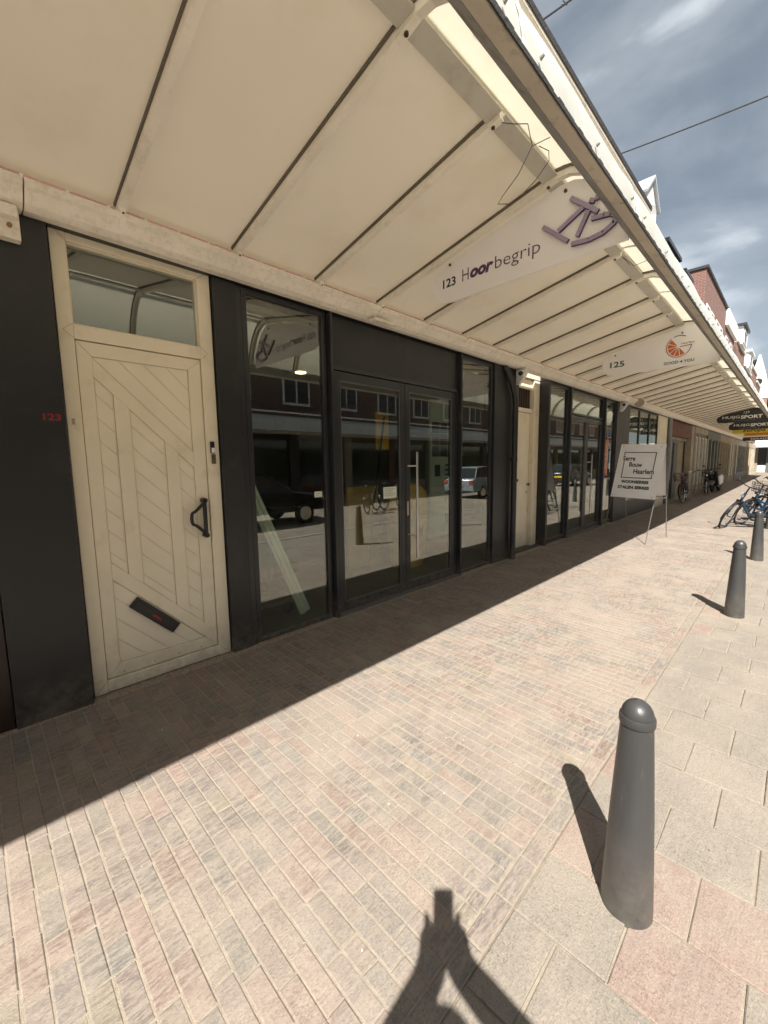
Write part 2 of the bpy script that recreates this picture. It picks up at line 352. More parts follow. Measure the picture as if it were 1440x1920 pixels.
# ------------------------------------------------------------------ ground
soil = mat('joint_sand', (0.305, 0.262, 0.205), 0.95, var=0.12, vscale=30, bump=0.6, bscale=300, spec=0.2)
road_m = mat('road_brick', (0.21, 0.175, 0.145), 0.9, var=0.2, vscale=1.5, dirt=(0.30, 0.25, 0.18), dscale=0.8, dlo=0.45, dhi=0.7, bump=0.4, bscale=70)
g = MB(); g.box(-300, 300, -300, 300, -1.2, -0.30); obj('ground', g, road_m, kind='structure', label='flat ground under the whole town street')
bed = MB()
bed.prism([(-8, -0.29), (-8, -0.0030), (0.0, -0.0030), (2.677, -0.0030+gz(2.677)), (2.68, -0.014+gz(2.68)), (3.0, -0.014+gz(3.0)), (4.595, -0.014+gz(3.0)), (4.595, -0.29)], -9, 140)
pav = obj('pavement', bed, soil, kind='structure', label='shopping street pavement of worn clay bricks full of yellow sand')
bed2 = MB(); bed2.prism([(2.681, -0.2), (2.681, gz(2.681)-0.0075), (3.0, gz(3)-0.0065), (4.59, gz(3)-0.0055), (4.59, -0.2)], -9, 140)
walk = obj('tiled_walkway', bed2, soil, kind='structure', label='strip of speckled concrete tiles along the bollards')
kb = MB(); kb.box(4.60, 4.74, -9, 140, -0.29, gz(3)+0.01)
obj('kerb', kb, mat('kerb_stone', (0.30, 0.28, 0.25), 0.85, var=0.15, bump=0.3), kind='structure', label='grey concrete kerb between tiles and road')
rd = MB(); rd.box(4.745, 10.6, -30, 140, -0.29, -0.16)
obj('road', rd, road_m, kind='structure', label='brick paved road in the middle of the shopping street')
op = MB(); op.box(10.605, 14.2, -30, 140, -0.29, -0.06)
obj('far_pavement', op, road_m, kind='structure', label='pavement on the opposite side of the street')

brick_m = paving('brick_paving', False); tile_m = paving('tile_paving', True)
def piece(mb, x0, x1, y0, y1, z, tint, ch=0.003, h=0.016, seed=None, warp=0.0015):
    rr = random.Random(seed) if seed is not None else random
    def j(): return rr.uniform(-warp, warp)
    tilt = [rr.uniform(-warp, warp) for _ in range(4)]
    b = [(x0+j(), y0+j()), (x1+j(), y0+j()), (x1+j(), y1+j()), (x0+j(), y1+j())]
    cx, cy = (x0+x1)/2, (y0+y1)/2
    vs = [(p[0], p[1], z-h) for p in b]+[(p[0], p[1], z-ch+t) for p, t in zip(b, tilt)]
    vs += [(p[0]+math.copysign(ch, cx-p[0])*1.3, p[1]+math.copysign(ch, cy-p[1])*1.3, z+t) for p, t in zip(b, tilt)]
    fs = [(8, 9, 10, 11)]
    for a in (0, 4):
        fs += [(a+i, a+(i+1) % 4, a+4+(i+1) % 4, a+4+i) for i in range(4)]
    mb.add(vs, fs, tint)
pal = [(0.201, 0.144, 0.124), (0.184, 0.150, 0.134), (0.174, 0.150, 0.137), (0.215, 0.150, 0.131), (0.161, 0.150, 0.137), (0.150, 0.150, 0.137), (0.144, 0.144, 0.131),
       (0.201, 0.178, 0.134), (0.221, 0.187, 0.158), (0.187, 0.154, 0.141), (0.167, 0.134, 0.124), (0.215, 0.165, 0.144), (0.178, 0.158, 0.148), (0.194, 0.165, 0.148)]
def project(p):
    d = Vector(p)-CAM; z = d.dot(FW)
    if z < 0.05: return None
    return (0.5*1440+775*d.dot(RT)/z, 960-775*d.dot(UP)/z, z)
PIT = 0.07
bricks = []   # x0,x1,y0,y1,tint index
for r in range(-30, 900):
    y0 = 0.04+PIT*r; y1 = y0+PIT-0.0045
    if y0 > 62: break
    x = 0.13 - random.choice((0, 0.05, 0.1, 0.15))
    while x < 2.598:
        ln = 0.205 if random.random() > 0.07 else 0.105
        a, b = max(x, 0.13), min(x+ln-0.0045, 2.598)
        if b-a > 0.03: bricks.append((round(a, 4), round(b, 4), y0, y1, random.randrange(len(pal)*3)))
        x += ln
y = -2.0
while y < 62:
    bricks.append((2.6035, 2.6735, y, y+0.20, random.randrange(len(pal)*3))); y += 0.2045
def vis_area(q):
    c = [project((q[i], q[j], gz(q[i]))) for i, j in ((0, 2), (1, 2), (1, 3), (0, 3))]
    if any(v is None for v in c): return 0
    cx = sum(v[0] for v in c)/4; cy = sum(v[1] for v in c)/4
    if not (-10 < cx < 1450 and 0 < cy < 1930): return 0
    return abs(sum(c[i][0]*c[(i+1) % 4][1]-c[(i+1) % 4][0]*c[i][1] for i in range(4)))/2
def tint_of(i, base=pal):
    c = base[i % len(base)]; k = 0.9+0.1*(i//len(base)); return tuple(v*k for v in c)
slope = math.atan(0.027)
cache = {}
def lay(items, name, m_, parent, tints, warp):
    items = sorted(items, key=vis_area, reverse=True)
    for q in items[:300]:
        L_, W_ = round(q[1]-q[0], 3), round(q[3]-q[2], 3); key = (name, L_, W_, q[4])
        if key not in cache:
            mb = MB(); piece(mb, -L_/2, L_/2, -W_/2, W_/2, 0, tints(q[4]), seed=q[4]*7+3, warp=warp); cache[key] = mb.mesh(name, m_)
        cx = (q[0]+q[1])/2
        inst(name, cache[key], (cx, (q[2]+q[3])/2, gz(cx)+random.uniform(-0.0012, 0.0012)), parent, (0, slope if cx < 2.68 else 0, random.uniform(-0.006, 0.006)))
    mb = MB()
    for q in items[300:]:
        cx = (q[0]+q[1])/2; far = q[3] > 12
        z0 = gz(cx)+random.uniform(-0.001, 0.001)
        if far:
            h = 0.0
            mb.add([(q[0], q[2], gz(q[0])), (q[1], q[2], gz(q[1])), (q[1], q[3], gz(q[1])), (q[0], q[3], gz(q[0]))], [(0, 1, 2, 3)], tints(q[4]))
        else:
            o = len(mb.v); piece(mb, q[0], q[1], q[2], q[3], z0, tints(q[4]), warp=warp)
            for i in range(o, len(mb.v)):
                v = mb.v[i]; mb.v[i] = (v[0], v[1], v[2]+gz(v[0])-gz(cx))
    obj(name+'_field', mb, m_, parent, kind='stuff')
lay(bricks, 'brick', brick_m, pav, tint_of, 0.0015)
tp = [(0.196, 0.180, 0.153), (0.186, 0.173, 0.150), (0.196, 0.183, 0.157), (0.183, 0.170, 0.144), (0.203, 0.186, 0.160), (0.242, 0.163, 0.140)]
tiles = []
TP = 0.312
for i in range(-16, 190):
    y0 = 2.83+TP*i; half = i % 2 == 0; x = 2.682
    if half:
        tiles.append((x, x+0.150, y0, y0+TP-0.007, 5 if (i*7 % 5) in (1, 2) else 0)); x += 0.157
    while x < 4.58:
        t_ = random.randrange(5)
        if i == -4 and 2.8 < x < 3.2: t_ = 5
        if i == -5 and 2.9 < x < 3.25: t_ = 5
        tiles.append((x, min(x+TP-0.007, 4.59), y0, y0+TP-0.007, t_)); x += TP
lay(tiles, 'paving_tile', tile_m, walk, lambda i: tp[i], 0.0022)

# crumbs of brick and sand along the shop fronts, loose pebbles on the bricks
gv = MB()
def stone(mb, x, y, z, s, tint):
    a = random.uniform(0, 6.28); vs = []
    for k in range(4):
        b = a+k*1.57+random.uniform(-.4, .4); vs.append((x+math.cos(b)*s*random.uniform(.6, 1), y+math.sin(b)*s*random.uniform(.6, 1), z-0.002))
    vs.append((x+random.uniform(-.3, .3)*s, y+random.uniform(-.3, .3)*s, z+s*random.uniform(.5, .9)))
    mb.add(vs, [(0, 1, 4), (1, 2, 4), (2, 3, 4), (3, 0, 4)], tint)
for _ in range(9000):
    y = random.uniform(-1.0, 1)**2*13*random.choice((1,)) - 0.5; x = random.uniform(0.0, 0.15)+abs(random.gauss(0, 0.012))
    c = random.choice(((0.20, 0.10, 0.075), (0.26, 0.14, 0.10), (0.22, 0.17, 0.12), (0.13, 0.085, 0.07), (0.28, 0.23, 0.17)))
    stone(gv, x, y, gz(x)-0.004, random.uniform(0.003, 0.010), c)
tint_m = bpy.data.materials.new('crushed_brick'); tint_m.use_nodes = True
_a = tint_m.node_tree.nodes.new('ShaderNodeAttribute'); _a.attribute_name = 'tint'
tint_m.node_tree.links.new(_a.outputs['Color'], tint_m.node_tree.nodes['Principled BSDF'].inputs['Base Color']); tint_m.node_tree.nodes['Principled BSDF'].inputs['Roughness'].default_value = 0.95
obj('gravel', gv, tint_m, kind='stuff', label='reddish crushed brick filling along the foot of the shop fronts', cat='gravel')
pb = MB()
for _ in range(260):
    x = random.uniform(0.5, 4.2); y = random.uniform(0.2, 9)
    stone(pb, x, y, gz(x)+0.001, random.uniform(0.002, 0.0065), random.choice(((0.5, 0.48, 0.42), (0.12, 0.1, 0.09), (0.4, 0.34, 0.25), (0.2, 0.17, 0.14))))
obj('pebbles', pb, tint_m, kind='stuff', label='loose little stones scattered over the bricks and tiles', cat='pebbles')

# ------------------------------------------------------------------ canopy
RIBP, RIB0 = 0.743, 0.815
LONG = {-1, 1, 3, 4, 6, 9, 12}
def canopy(side):
    """side 0: over the near shops, side 1: mirrored over the opposite shops"""
    X = (lambda x: x) if side == 0 else (lambda x: 13.95-x)
    dz = 0
    root = empty('canopy', (X(1.3), 20, 2.9), 'long cream canopy with curved ribs and white barrel front over the near shops' if side == 0
                 else 'canopy over the opposite shops, seen reflected in the window glass', 'canopy')
    y0c, y1c = (-4.4, 50.0) if side == 0 else (-12, 60)
    def pr(poly, a, b):
        mb = MB(); mb.prism([(X(p[0]), p[1]) for p in poly], a, b); return mb
    # wall beam in lengths with a visible butt joint
    prof = [(0.09, 2.972), (0.17, 2.965), (0.215, 2.985), (0.262, 3.035), (0.285, 3.05), (0.287, 3.085), (0.255, 3.10), (0.09, 3.10)]
    yy = y0c; cuts = [0.36, 5.45, 11.2, 16.9, 24, 32, 40, y1c]
    for c_ in cuts:
        obj('wall_beam', pr(prof, yy, c_-0.006), white_p, root, bevel=0.004); yy = c_
    line = lambda x: 3.10+0.211*(x-0.29)
    arc = [(2.00, 3.462), (2.08, 3.458), (2.16, 3.425), (2.24, 3.365), (2.32, 3.27), (2.38, 3.155), (2.42, 3.05), (2.435, 2.98)]
    ribs = {}
    for kind_ in ('long', 'short'):
        bot = [(0.23, line(0.23)), (0.29, line(0.29)), (1.0, line(1.0)), (1.93, line(1.93))]
        if kind_ == 'long': bot += arc
        else: bot += [(1.985, 3.455)]
        top = []
        for i, p in enumerate(bot):
            a = Vector(bot[max(i-1, 0)]); b = Vector(bot[min(i+1, len(bot)-1)]); d = (b-a).normalized(); nrm = Vector((-d.y, d.x)); top.append(tuple(Vector(p)+nrm*0.050))
        mb = MB(); nb = len(bot)
        # split into convex quads along the path
        for i in range(nb-1):
            mb.prism([(X(bot[i][0]), bot[i][1]), (X(bot[i+1][0]), bot[i+1][1]), (X(top[i+1][0]), top[i+1][1]), (X(top[i][0]), top[i][1])], -0.022, 0.022)
        ribs[kind_] = mb.mesh('rib', rib_m)
        if kind_ == 'long': pass
    gap_shades = {}  # dark strips whose colour stands in for shade in the gap beside each rib
    for kind_ in ('long', 'short'):
        bot = [(0.24, line(0.24)), (1.0, line(1.0)), (1.93, line(1.93))]+(arc if kind_ == 'long' else [])
        mb = MB(); off_ = []
        for i, p in enumerate(bot):
            a = Vector(bot[max(i-1, 0)]); b = Vector(bot[min(i+1, len(bot)-1)]); d = (b-a).normalized(); nrm = Vector((-d.y, d.x)); off_.append((Vector(p)+nrm*0.040, Vector(p)+nrm*0.060))
        for i in range(len(bot)-1):
            mb.prism([(X(off_[i][0].x), off_[i][0].y), (X(off_[i+1][0].x), off_[i+1][0].y), (X(off_[i+1][1].x), off_[i+1][1].y), (X(off_[i][1].x), off_[i][1].y)], -0.0315, -0.0225)
        gap_shades[kind_] = mb.mesh('gap_shade_strip', mat('gap_shade', (0.13, 0.11, 0.085), 0.8))
    tabm = MB()
    tabm.prism([(X(0.262), 3.02), (X(0.295), 3.055), (X(0.299), 3.105), (X(0.275), 3.10)], -0.016, 0.016); tabme = tabm.mesh('rib_bracket', rib_m)
    scm = MB(); scm.tube([(X(0.29), 0, 3.078), (X(0.306), 0, 3.074)], 0.006, 8); scme = scm.mesh('screw', screw_m)
    nutm = MB(); nutm.tube([(X(1.93), 0, 3.452), (X(1.93), 0, 3.437)], 0.011, 8); nutme = nutm.mesh('bolt', screw_m)
    kmax = int((y1c-RIB0)/RIBP)
    # soffit sheets, purlin lengths, barrel sheets
    tx = 0.060
    spoly = lambda a, b: [(a, line(a)+tx), (b, line(b)+tx), (b, line(b)+tx+0.006), (a, line(a)+tx+0.006)]
    if side == 0:
        pm = pr(spoly(0.20, 1.935), -0.0, RIBP-0.014).mesh('soffit_panel', soffit_m)
        pl = pr([(1.90, line(1.90)+0.026), (2.00, 3.482), (2.00, 3.492), (1.90, line(1.90)+0.038)], 0, RIBP-0.046).mesh('purlin', mat('purlin_grey', (0.52, 0.49, 0.43), 0.55, var=0.08, dirt=(0.36, 0.33, 0.28), dscale=9, dlo=0.5, dhi=0.85, bump=0.2, bscale=90))
    wall_k = list(range(-7, kmax+1))
    def off(me, name, y, z=0, x=0):
        o = bpy.data.objects.new(name, me); C.objects.link(o); o.parent = root; o.location = Vector((x, y, z))-ORG[root]; return o
    if side == 0:
        for k_ in wall_k:
            yk = RIB0+RIBP*k_
            isl = (k_ in LONG) or (k_ > 12 and k_ % 2 == 1)
            off(ribs['long' if isl else 'short'], 'rib', yk)
            if k_ < 45: off(gap_shades['long' if isl else 'short'], 'gap_shade_strip', yk)
            if k_ < 30: off(tabme, 'rib_bracket', yk); off(scme, 'screw', yk); off(nutme, 'bolt', yk)
            off(pm, 'soffit_panel', yk+0.010)
            off(pl, 'purlin', yk+0.024)
        # unseen roof above the sheets, made translucent to let fill light onto the soffit
        obj('roof_sheet', pr([(0.1, 3.20), (1.99, 3.53), (1.99, 3.56), (0.1, 3.26)], y0c, y1c), mat('roof_translucent', (0.6, 0.6, 0.56), 0.6, trans=0.55, tcol=(0.85, 0.80, 0.70)), root)
    else:
        obj('soffit_panel', pr(spoly(0.15, 2.0), y0c, y1c), soffit_m, root)
        obj('roof_sheet', pr([(0.1, 3.20), (1.98, 3.545), (1.98, 3.56), (0.1, 3.26)], y0c, y1c), mat('roof_translucent', (0.6, 0.6, 0.56), 0.6, trans=0.55, tcol=(0.85, 0.80, 0.70)), root)
    # barrel sheets 1.486 long, each bulging a little
    def bar_pt(t, v, bul):
        a = R(94)*(1-t)-R(4)
        rx, rz = 0.505+bul, 0.515+bul
        x = 1.965+(rx+0.02)*max(0.0, math.cos(a))
        return x, 3.015+rz*math.sin(a)*1.0
    seg = 2*RIBP; nvar = 4; bms = []
    for vv in range(nvar):
        mb = MB(); nu, nv = 12, 8; rr = random.Random(vv+40); amp = rr.uniform(0.012, 0.026); ph = rr.uniform(-.5, .5)
        for layer in (0, 1):
            for i in range(nv+1):
                v = i/nv
                for j in range(nu+1):
                    t = j/nu
                    bul = amp*math.sin(math.pi*v)*(0.4+0.6*math.sin(math.pi*min(1, t*1.1)))+0.004*math.sin(7*v+ph)*(1-t)*t*4
                    x, z = bar_pt(t, v, bul-0.005*layer)
                    mb.v.append((X(x), v*(seg-0.004), z))
        W = nu+1; n0 = (nv+1)*W
        for i in range(nv):
            for j in range(nu):
                a = i*W+j; mb.f += [(a, a+1, a+W+1, a+W), (n0+a, n0+a+W, n0+a+W+1, n0+a+1)]; mb.t += [None]*2
        for j in range(nu):
            for a in (j, nv*W+j): mb.f.append((a, a+1, n0+a+1, n0+a)); mb.t.append(None)
        for i in range(nv):
            for a in (i*W, i*W+nu): mb.f.append((a, a+W, n0+a+W, n0+a)); mb.t.append(None)
        bms.append(mb.mesh('barrel_sheet', barrel_m, smooth=True))
    stp = MB()
    pts = [bar_pt(t/10, 0, 0.004) for t in range(11)]; pts2 = [bar_pt(t/10, 0, 0.010) for t in range(11)]
    for i in range(10): stp.prism([(X(pts[i][0]), pts[i][1]), (X(pts[i+1][0]), pts[i+1][1]), (X(pts2[i+1][0]), pts2[i+1][1]), (X(pts2[i][0]), pts2[i][1])], -0.016, 0.016)
    stpm = stp.mesh('joint_strip', mat('joint_strip', (0.62, 0.62, 0.57), 0.4, var=0.1, dirt=(0.3, 0.3, 0.26), dscale=20))
    clp = MB()
    for t in (0.90,):
        p = bar_pt(t, 0, 0.010); clp.tube([(X(p[0]), 0, p[1]), (X(p[0]+0.016), 0, p[1]+0.005)], [0.009, 0.005], 8)
    clpm = clp.mesh('clip', mat('clip_dark', (0.20, 0.19, 0.17), 0.5))
    nseg = int((y1c-y0c)/seg)
    yb0 = RIB0+RIBP*(-5) if side == 0 else y0c
    for i in range(nseg):
        ys = yb0+seg*i
        if ys+seg > y1c+0.5: break
        off(bms[i % nvar], 'barrel_sheet', ys+0.002, 0.0)
        off(stpm, 'joint_strip', ys)
        if side == 0 and i < 16:
            off(clpm, 'clip', ys+0.12); off(clpm, 'clip', ys+0.74); off(clpm, 'clip', ys+1.33)
    # gutter: grey inner face, beige sole, algae-black outer lip
    obj('gutter', pr([(2.500, 2.899), (2.560, 2.880), (2.561, 2.893), (2.500, 2.930)], y0c, y1c), gut_m, root)
    obj('gutter_back', pr([(2.422, 2.980), (2.499, 2.899), (2.499, 2.935), (2.440, 3.00)], y0c, y1c), gutg_m, root)
    lip = MB(); yy = y0c; n_ = 0
    lim = 30 if side == 0 else y0c
    while yy < y1c:
        st = 0.05 if yy < 9 else (0.3 if yy < 30 else 3)
        h1 = random.uniform(0.0, 0.014); h2 = random.uniform(0.0, 0.010)
        lip.prism([(X(2.562), 2.884+h2*0.2), (X(2.567), 2.884+h2*0.2), (X(2.567), 2.899+h1*0.8), (X(2.562), 2.899+h1*0.8)], yy, yy+st); yy += st
    obj('gutter_lip', lip, moss_m, root)
    obj('gutter_front', pr([(2.555, 2.900), (2.561, 2.903), (2.500, 3.02), (2.492, 3.01)], y0c, y1c), barrel_m, root)
    # upper rail on brackets
    y1r = 4.35 if side == 0 else y1c
    obj('upper_rail', pr([(2.205, 3.642), (2.255, 3.642), (2.255, 3.695), (2.235, 3.705), (2.205, 3.705)], y0c, y1r), gut_m if side == 0 else white, root, bevel=0.004)
    if side == 0:
        obj('rail_edge', pr([(2.2565, 3.668), (2.260, 3.668), (2.261, 3.701), (2.238, 3.710), (2.237, 3.7065), (2.2565, 3.698)], y0c, y1r), moss_m, root)
    br = MB(); br.prism([(X(2.10), 3.538), (X(2.13), 3.538), (X(2.235), 3.64), (X(2.206), 3.64)], -0.02, 0.02); brm = br.mesh('rail_bracket', gutg_m)
    yb = y0c+0.3
    while yb < y1r: off(brm, 'rail_bracket', yb); yb += 1.486
    return root
can = canopy(0)
can2 = canopy(1)
# end bracket of the neighbouring beam length
hb = MB(); hb.box(0.105, 0.165, 0.18, 0.335, 2.80, 2.962); hb.box(0.166, 0.21, 0.19, 0.325, 2.90, 2.960)
hbo = obj('beam_bracket', hb, white_p, can, bevel=0.003)
hs = MB(); hs.tube([(0.165, 0.29, 2.865), (0.18, 0.29, 2.865)], 0.012, 8); hs.tube([(0.165, 0.225, 2.86), (0.185, 0.225, 2.86)], 0.008, 8)
obj('bolt', hs, mat('rusty_bolt', (0.30, 0.14, 0.04), 0.6, var=0.3), hbo)
jb = MB(); jb.box(0.20, 0.30, 2.93, 3.13, 2.935, 2.963); jb.box(0.22, 0.28, 3.13, 3.20, 2.945, 2.96)
obj('cable_box', jb, white_p, can, bevel=0.004)

# ------------------------------------------------------------------ frames, panes, rooms
def frame(name, y0, y1, z0, z1, w_, x0, x1, m_, parent, wb=None, wt=None):
    wb = wb or w_; wt = wt or w_
    mb = MB(); mb.box(x0, x1, y0, y0+w_, z0, z1); mb.box(x0, x1, y1-w_, y1, z0, z1)
    mb.box(x0, x1-0.001, y0+w_, y1-w_, z0, z0+wb); mb.box(x0, x1-0.001, y0+w_, y1-w_, z1-wt, z1)
    return obj(name, mb, m_, parent, bevel=0.003)
def pane(y0, y1, z0, z1, x, parent, m_=None, name='pane'):
    mb = MB(); mb.box(x-0.006, x, y0, y1, z0, z1); return obj(name, mb, m_ or glass_m, parent)
def window(y0, y1, z0, z1, parent, w_=0.06, x=0.06, m_=None, gm=None, wb=None):
    f = frame('window', y0, y1, z0, z1, w_, x-0.06, x, m_ or anth_f, parent, wb=wb)
    pane(y0+w_-0.004, y1-w_+0.004, z0+(wb or w_)-0.004, z1-w_+0.004, x-0.02, f, gm); return f
def box_part(name, args, m_, parent, bevel=0.003, **k):
    mb = MB(); mb.box(*args); return obj(name, mb, m_, parent, bevel=bevel, **k)
def room(y0, y1, z1, depth, parent, wall=None, floor=None):
    mb = MB(); t = 0.05
    mb.box(-depth-t, -depth, y0, y1, 0.0, z1); mb.box(-depth, -0.13, y0, y0+t, 0.0, z1); mb.box(-depth, -0.13, y1-t, y1, 0.0, z1); mb.box(-depth, -0.13, y0+t, y1-t, z1-t, z1)
    rm = obj('room', mb, wall or inter, parent)
    f = MB(); f.box(-depth, -0.01, y0+t, y1-t, 0.0, 0.035); obj('shop_floor', f, floor or ifloor, rm); return rm

# ---------------- building with numbers 123 / 124
b1 = empty('shop_building', (0, 3, 0), 'near shop building numbered 123 with black front, glass double door and cream herringbone door', 'building')
up = MB(); up.box(-9, -0.06, 0.08, 6.95, 3.10, 7.85); obj('wall', up, brick_old, b1)
ct = MB(); ct.box(-9.05, 0.02, 0.08, 6.95, 7.851, 7.98); obj('roof_edge', ct, slate, b1)
lin = MB(); lin.box(-0.12, 0.085, 0.08, 6.30, 2.975, 3.095); obj('lintel', lin, anth, b1)
obj('wall', MB().box(-8.9, -6.2, 0.08, 6.95, 0, 3.09), interd, b1)
box_part('pillar', (-0.1, 0.10, 0.075, 0.46, -0.02, 2.968), anth, b1)
text('123', 0.085, 0.040, (0.1005, 0.353, 1.835), '+x', txt_red, b1, bold=0.02, depth=0.001)
# cream door with its frame and transom light
df = MB()
df.box(-0.08, 0.035, 0.475, 0.555, 0.0, 3.0); df.box(-0.08, 0.035, 1.335, 1.432, 0.0, 3.0)
df.box(-0.08, 0.034, 0.555, 1.335, 2.93, 3.0); df.box(-0.08, 0.034, 0.555, 1.335, 2.355, 2.445); df.box(-0.08, 0.036, 0.5555, 1.3345, 0.004, 0.085)
dfo = obj('door_frame', df, cream, b1, bevel=0.004)
mit = MB()   # fine mitre lines of the welded frame corners
for (ya, za, yb, zb) in ((0.477, 2.998, 0.553, 2.932), (1.43, 2.998, 1.337, 2.932), (0.50, 2.40, 0.555, 2.445), (0.50, 2.40, 0.555, 2.356), (1.39, 2.40, 1.335, 2.445), (1.39, 2.40, 1.335, 2.356), (0.477, 0.0, 0.555, 0.086), (1.43, 0.0, 1.335, 0.086)):
    mit.tube([(0.0355, ya, za), (0.0355, yb, zb)], 0.0009, 4)
obj('mitre_joint', mit, mat('mitre_dark', (0.22, 0.18, 0.12), 0.8), dfo)
tw = frame('window', 0.555, 1.335, 2.445, 2.93, 0.008, -0.05, 0.015, cream, b1); pane(0.56, 1.33, 2.45, 2.925, -0.005, tw)
bk = MB(); bk.box(-0.045, -0.04, 0.56, 1.33, 2.45, 2.925); obj('blind', bk, mat('blind_dark', (0.02, 0.022, 0.025), 0.7), tw)
# recess strip behind leaf
leafx = 0.020; plx = 0.009
A0, A1, Z0, Z1 = 0.560, 1.330, 0.092, 2.349
I0, I1, J0, J1 = 0.640, 1.238, 0.182, 2.262     # inner opening of the leaf frame
leaf = MB()
leaf.box(-0.04, 0.0035, A0, A1, Z0, Z1)
def clip(poly, a, b, c):   # keep a*y+b*z<=c
    outp = []
    for i in range(len(poly)):
        p, q = poly[i], poly[(i+1) % len(poly)]; dp = a*p[0]+b*p[1]-c; dq = a*q[0]+b*q[1]-c
        if dp <= 0: outp.append(p)
        if dp*dq < 0: t = dp/(dp-dq); outp.append((p[0]+(q[0]-p[0])*t, p[1]+(q[1]-p[1])*t))
    return outp
rect = [(I0, J0), (I1, J0), (I1, J1), (I0, J1)]
# leaf frame members: stiles and rails mitred, two diagonal rails, vertical bars
fr_polys = [[(A0, Z0), (I0, J0), (I0, J1), (A0, Z1)], [(A1, Z0), (A1, Z1), (I1, J1), (I1, J0)], [(A0, Z1), (I0, J1), (I1, J1), (A1, Z1)], [(A0, Z0), (A1, Z0), (I1, J0), (I0, J0)]]
d1 = clip(clip(rect, 1, 1, 2.895), -1, -1, -2.775); d2 = clip(clip(rect, 1, 1, 1.543), -1, -1, -1.425)
strips = [(0.640, 0.742), (0.830, 1.043), (1.130, 1.238)]
mid = clip(clip(rect, 1, 1, 2.775), -1, -1, -1.543)
bars = []
for a_, b_ in ((0.742, 0.830), (1.043, 1.130)):
    bars.append(clip(clip(mid, 1, 0, b_), -1, 0, -a_))
lo = obj('door_leaf', leaf, cream, b1)
for pl_ in fr_polys+[d1, d2]+bars:
    mm = MB()
    cy = sum(p[0] for p in pl_)/len(pl_); cz = sum(p[1] for p in pl_)/len(pl_)
    pl_ = [(p[0]+(cy-p[0])*0.0015, p[1]+(cz-p[1])*0.0008) for p in pl_]
    mm.prism(pl_, 0.0036, leafx, 'x'); obj('frame_member', mm, cream, lo, bevel=0.002)
def planks(region, cstart, sgn=1):
    c_ = cstart
    while c_ < 4.2:
        p = clip(clip(region, 1, 1, c_+0.150-0.0055), -1, -1, -c_)
        if len(p) >= 3:
            area = abs(sum(p[i][0]*p[(i+1) % len(p)][1]-p[(i+1) % len(p)][0]*p[i][1] for i in range(len(p))))/2
            if area > 2e-4:
                mm = MB(); mm.prism(p, 0.0037, plx+random.uniform(-.0006, .0006), 'x'); obj('plank', mm, cream_pl, lo, bevel=0.0015)
        c_ += 0.150
def shrink(poly, s=0.003):
    cy = sum(p[0] for p in poly)/len(poly); cz = sum(p[1] for p in poly)/len(poly)
    return [(p[0]+math.copysign(min(s, abs(cy-p[0])), cy-p[0]), p[1]+math.copysign(min(s, abs(cz-p[1])), cz-p[1])) for p in poly]
planks(shrink(clip(rect, -1, -1, -2.901)), 2.895+0.005)
for a_, b_ in strips: planks(shrink(clip(clip(mid, 1, 0, b_), -1, 0, -a_)), 0.64+2.03-1.2)
planks(shrink(clip(rect, 1, 1, 1.419)), 0.64+0.66-1.2)
# letter plate set at 45 degrees, handle, bell, key safe
s2 = math.sqrt(0.5); ayv = (0, s2, -s2); azv = (0, s2, s2)
lp = MB(); lp.obox((0.022, 0.888, 0.462), (1, 0, 0), ayv, azv, 0.012, 0.193, 0.042)
lpo = obj('letter_plate', lp, mat('letter_black', (0.014, 0.014, 0.015), 0.38, var=0.15), lo, bevel=0.005)
fl = MB(); fl.obox((0.036, 0.888, 0.455), (1, 0, 0), ayv, azv, 0.0025, 0.180, 0.026); obj('flap', fl, black, lpo, bevel=0.002)
stk = MB(); stk.obox((0.0392, 0.893, 0.450), (1, 0, 0), ayv, azv, 0.0006, 0.036, 0.0075); obj('sticker', stk, txt_red, lpo)
hd = MB(); hy = 1.283
hd.tube([(0.055, hy, 1.285), (0.055, hy, 1.01)], 0.0155, 12)
pts = [(0.057, hy, 1.27), (0.06, 1.21, 1.205)]+[(0.06, 1.190-0.012*math.sin(a), 1.150+0.045*math.cos(a)) for a in [0.3, 0.9, 1.57, 2.2, 2.8]]+[(0.06, 1.21, 1.095), (0.057, hy, 1.025)]
hd.tube(pts, 0.0125, 10)
for zz in (1.285, 1.012): hd.tube([(0.016, hy, zz), (0.075, hy, zz)], [0.021, 0.019], 14)
obj('handle', hd, mat('handle_black', (0.010, 0.011, 0.010), 0.28, var=0.1), lo, smooth=True)
dk = MB()
for yy_ in (0.66, 0.86, 1.03, 1.2): dk.tube([(0.018, yy_, 0.115), (0.021, yy_, 0.115)], 0.004, 8)
obj('screw', dk, screw_m, lo)
bl = MB(); bl.box(0.035, 0.052, 1.360, 1.392, 1.648, 1.738); blo = obj('doorbell', bl, black, b1, bevel=0.004)
bb = MB(); bb.box(0.052, 0.055, 1.365, 1.389, 1.652, 1.690); obj('button', bb, txt_wht, blo, bevel=0.001)
ks = MB(); ks.box(0.035, 0.050, 1.366, 1.398, 1.565, 1.640); ks.tube([(0.05, 1.382, 1.60), (0.062, 1.382, 1.60)], 0.012, 10); obj('lock_plate', ks, mat('old_brass', (0.16, 0.13, 0.08), 0.45, 0.7), b1, bevel=0.005)
box_part('name_clip', (0.035, 0.038, 0.500, 0.517, 1.822, 1.860), mat('clip_cream', (0.45, 0.36, 0.22), 0.6), b1, 0.001)

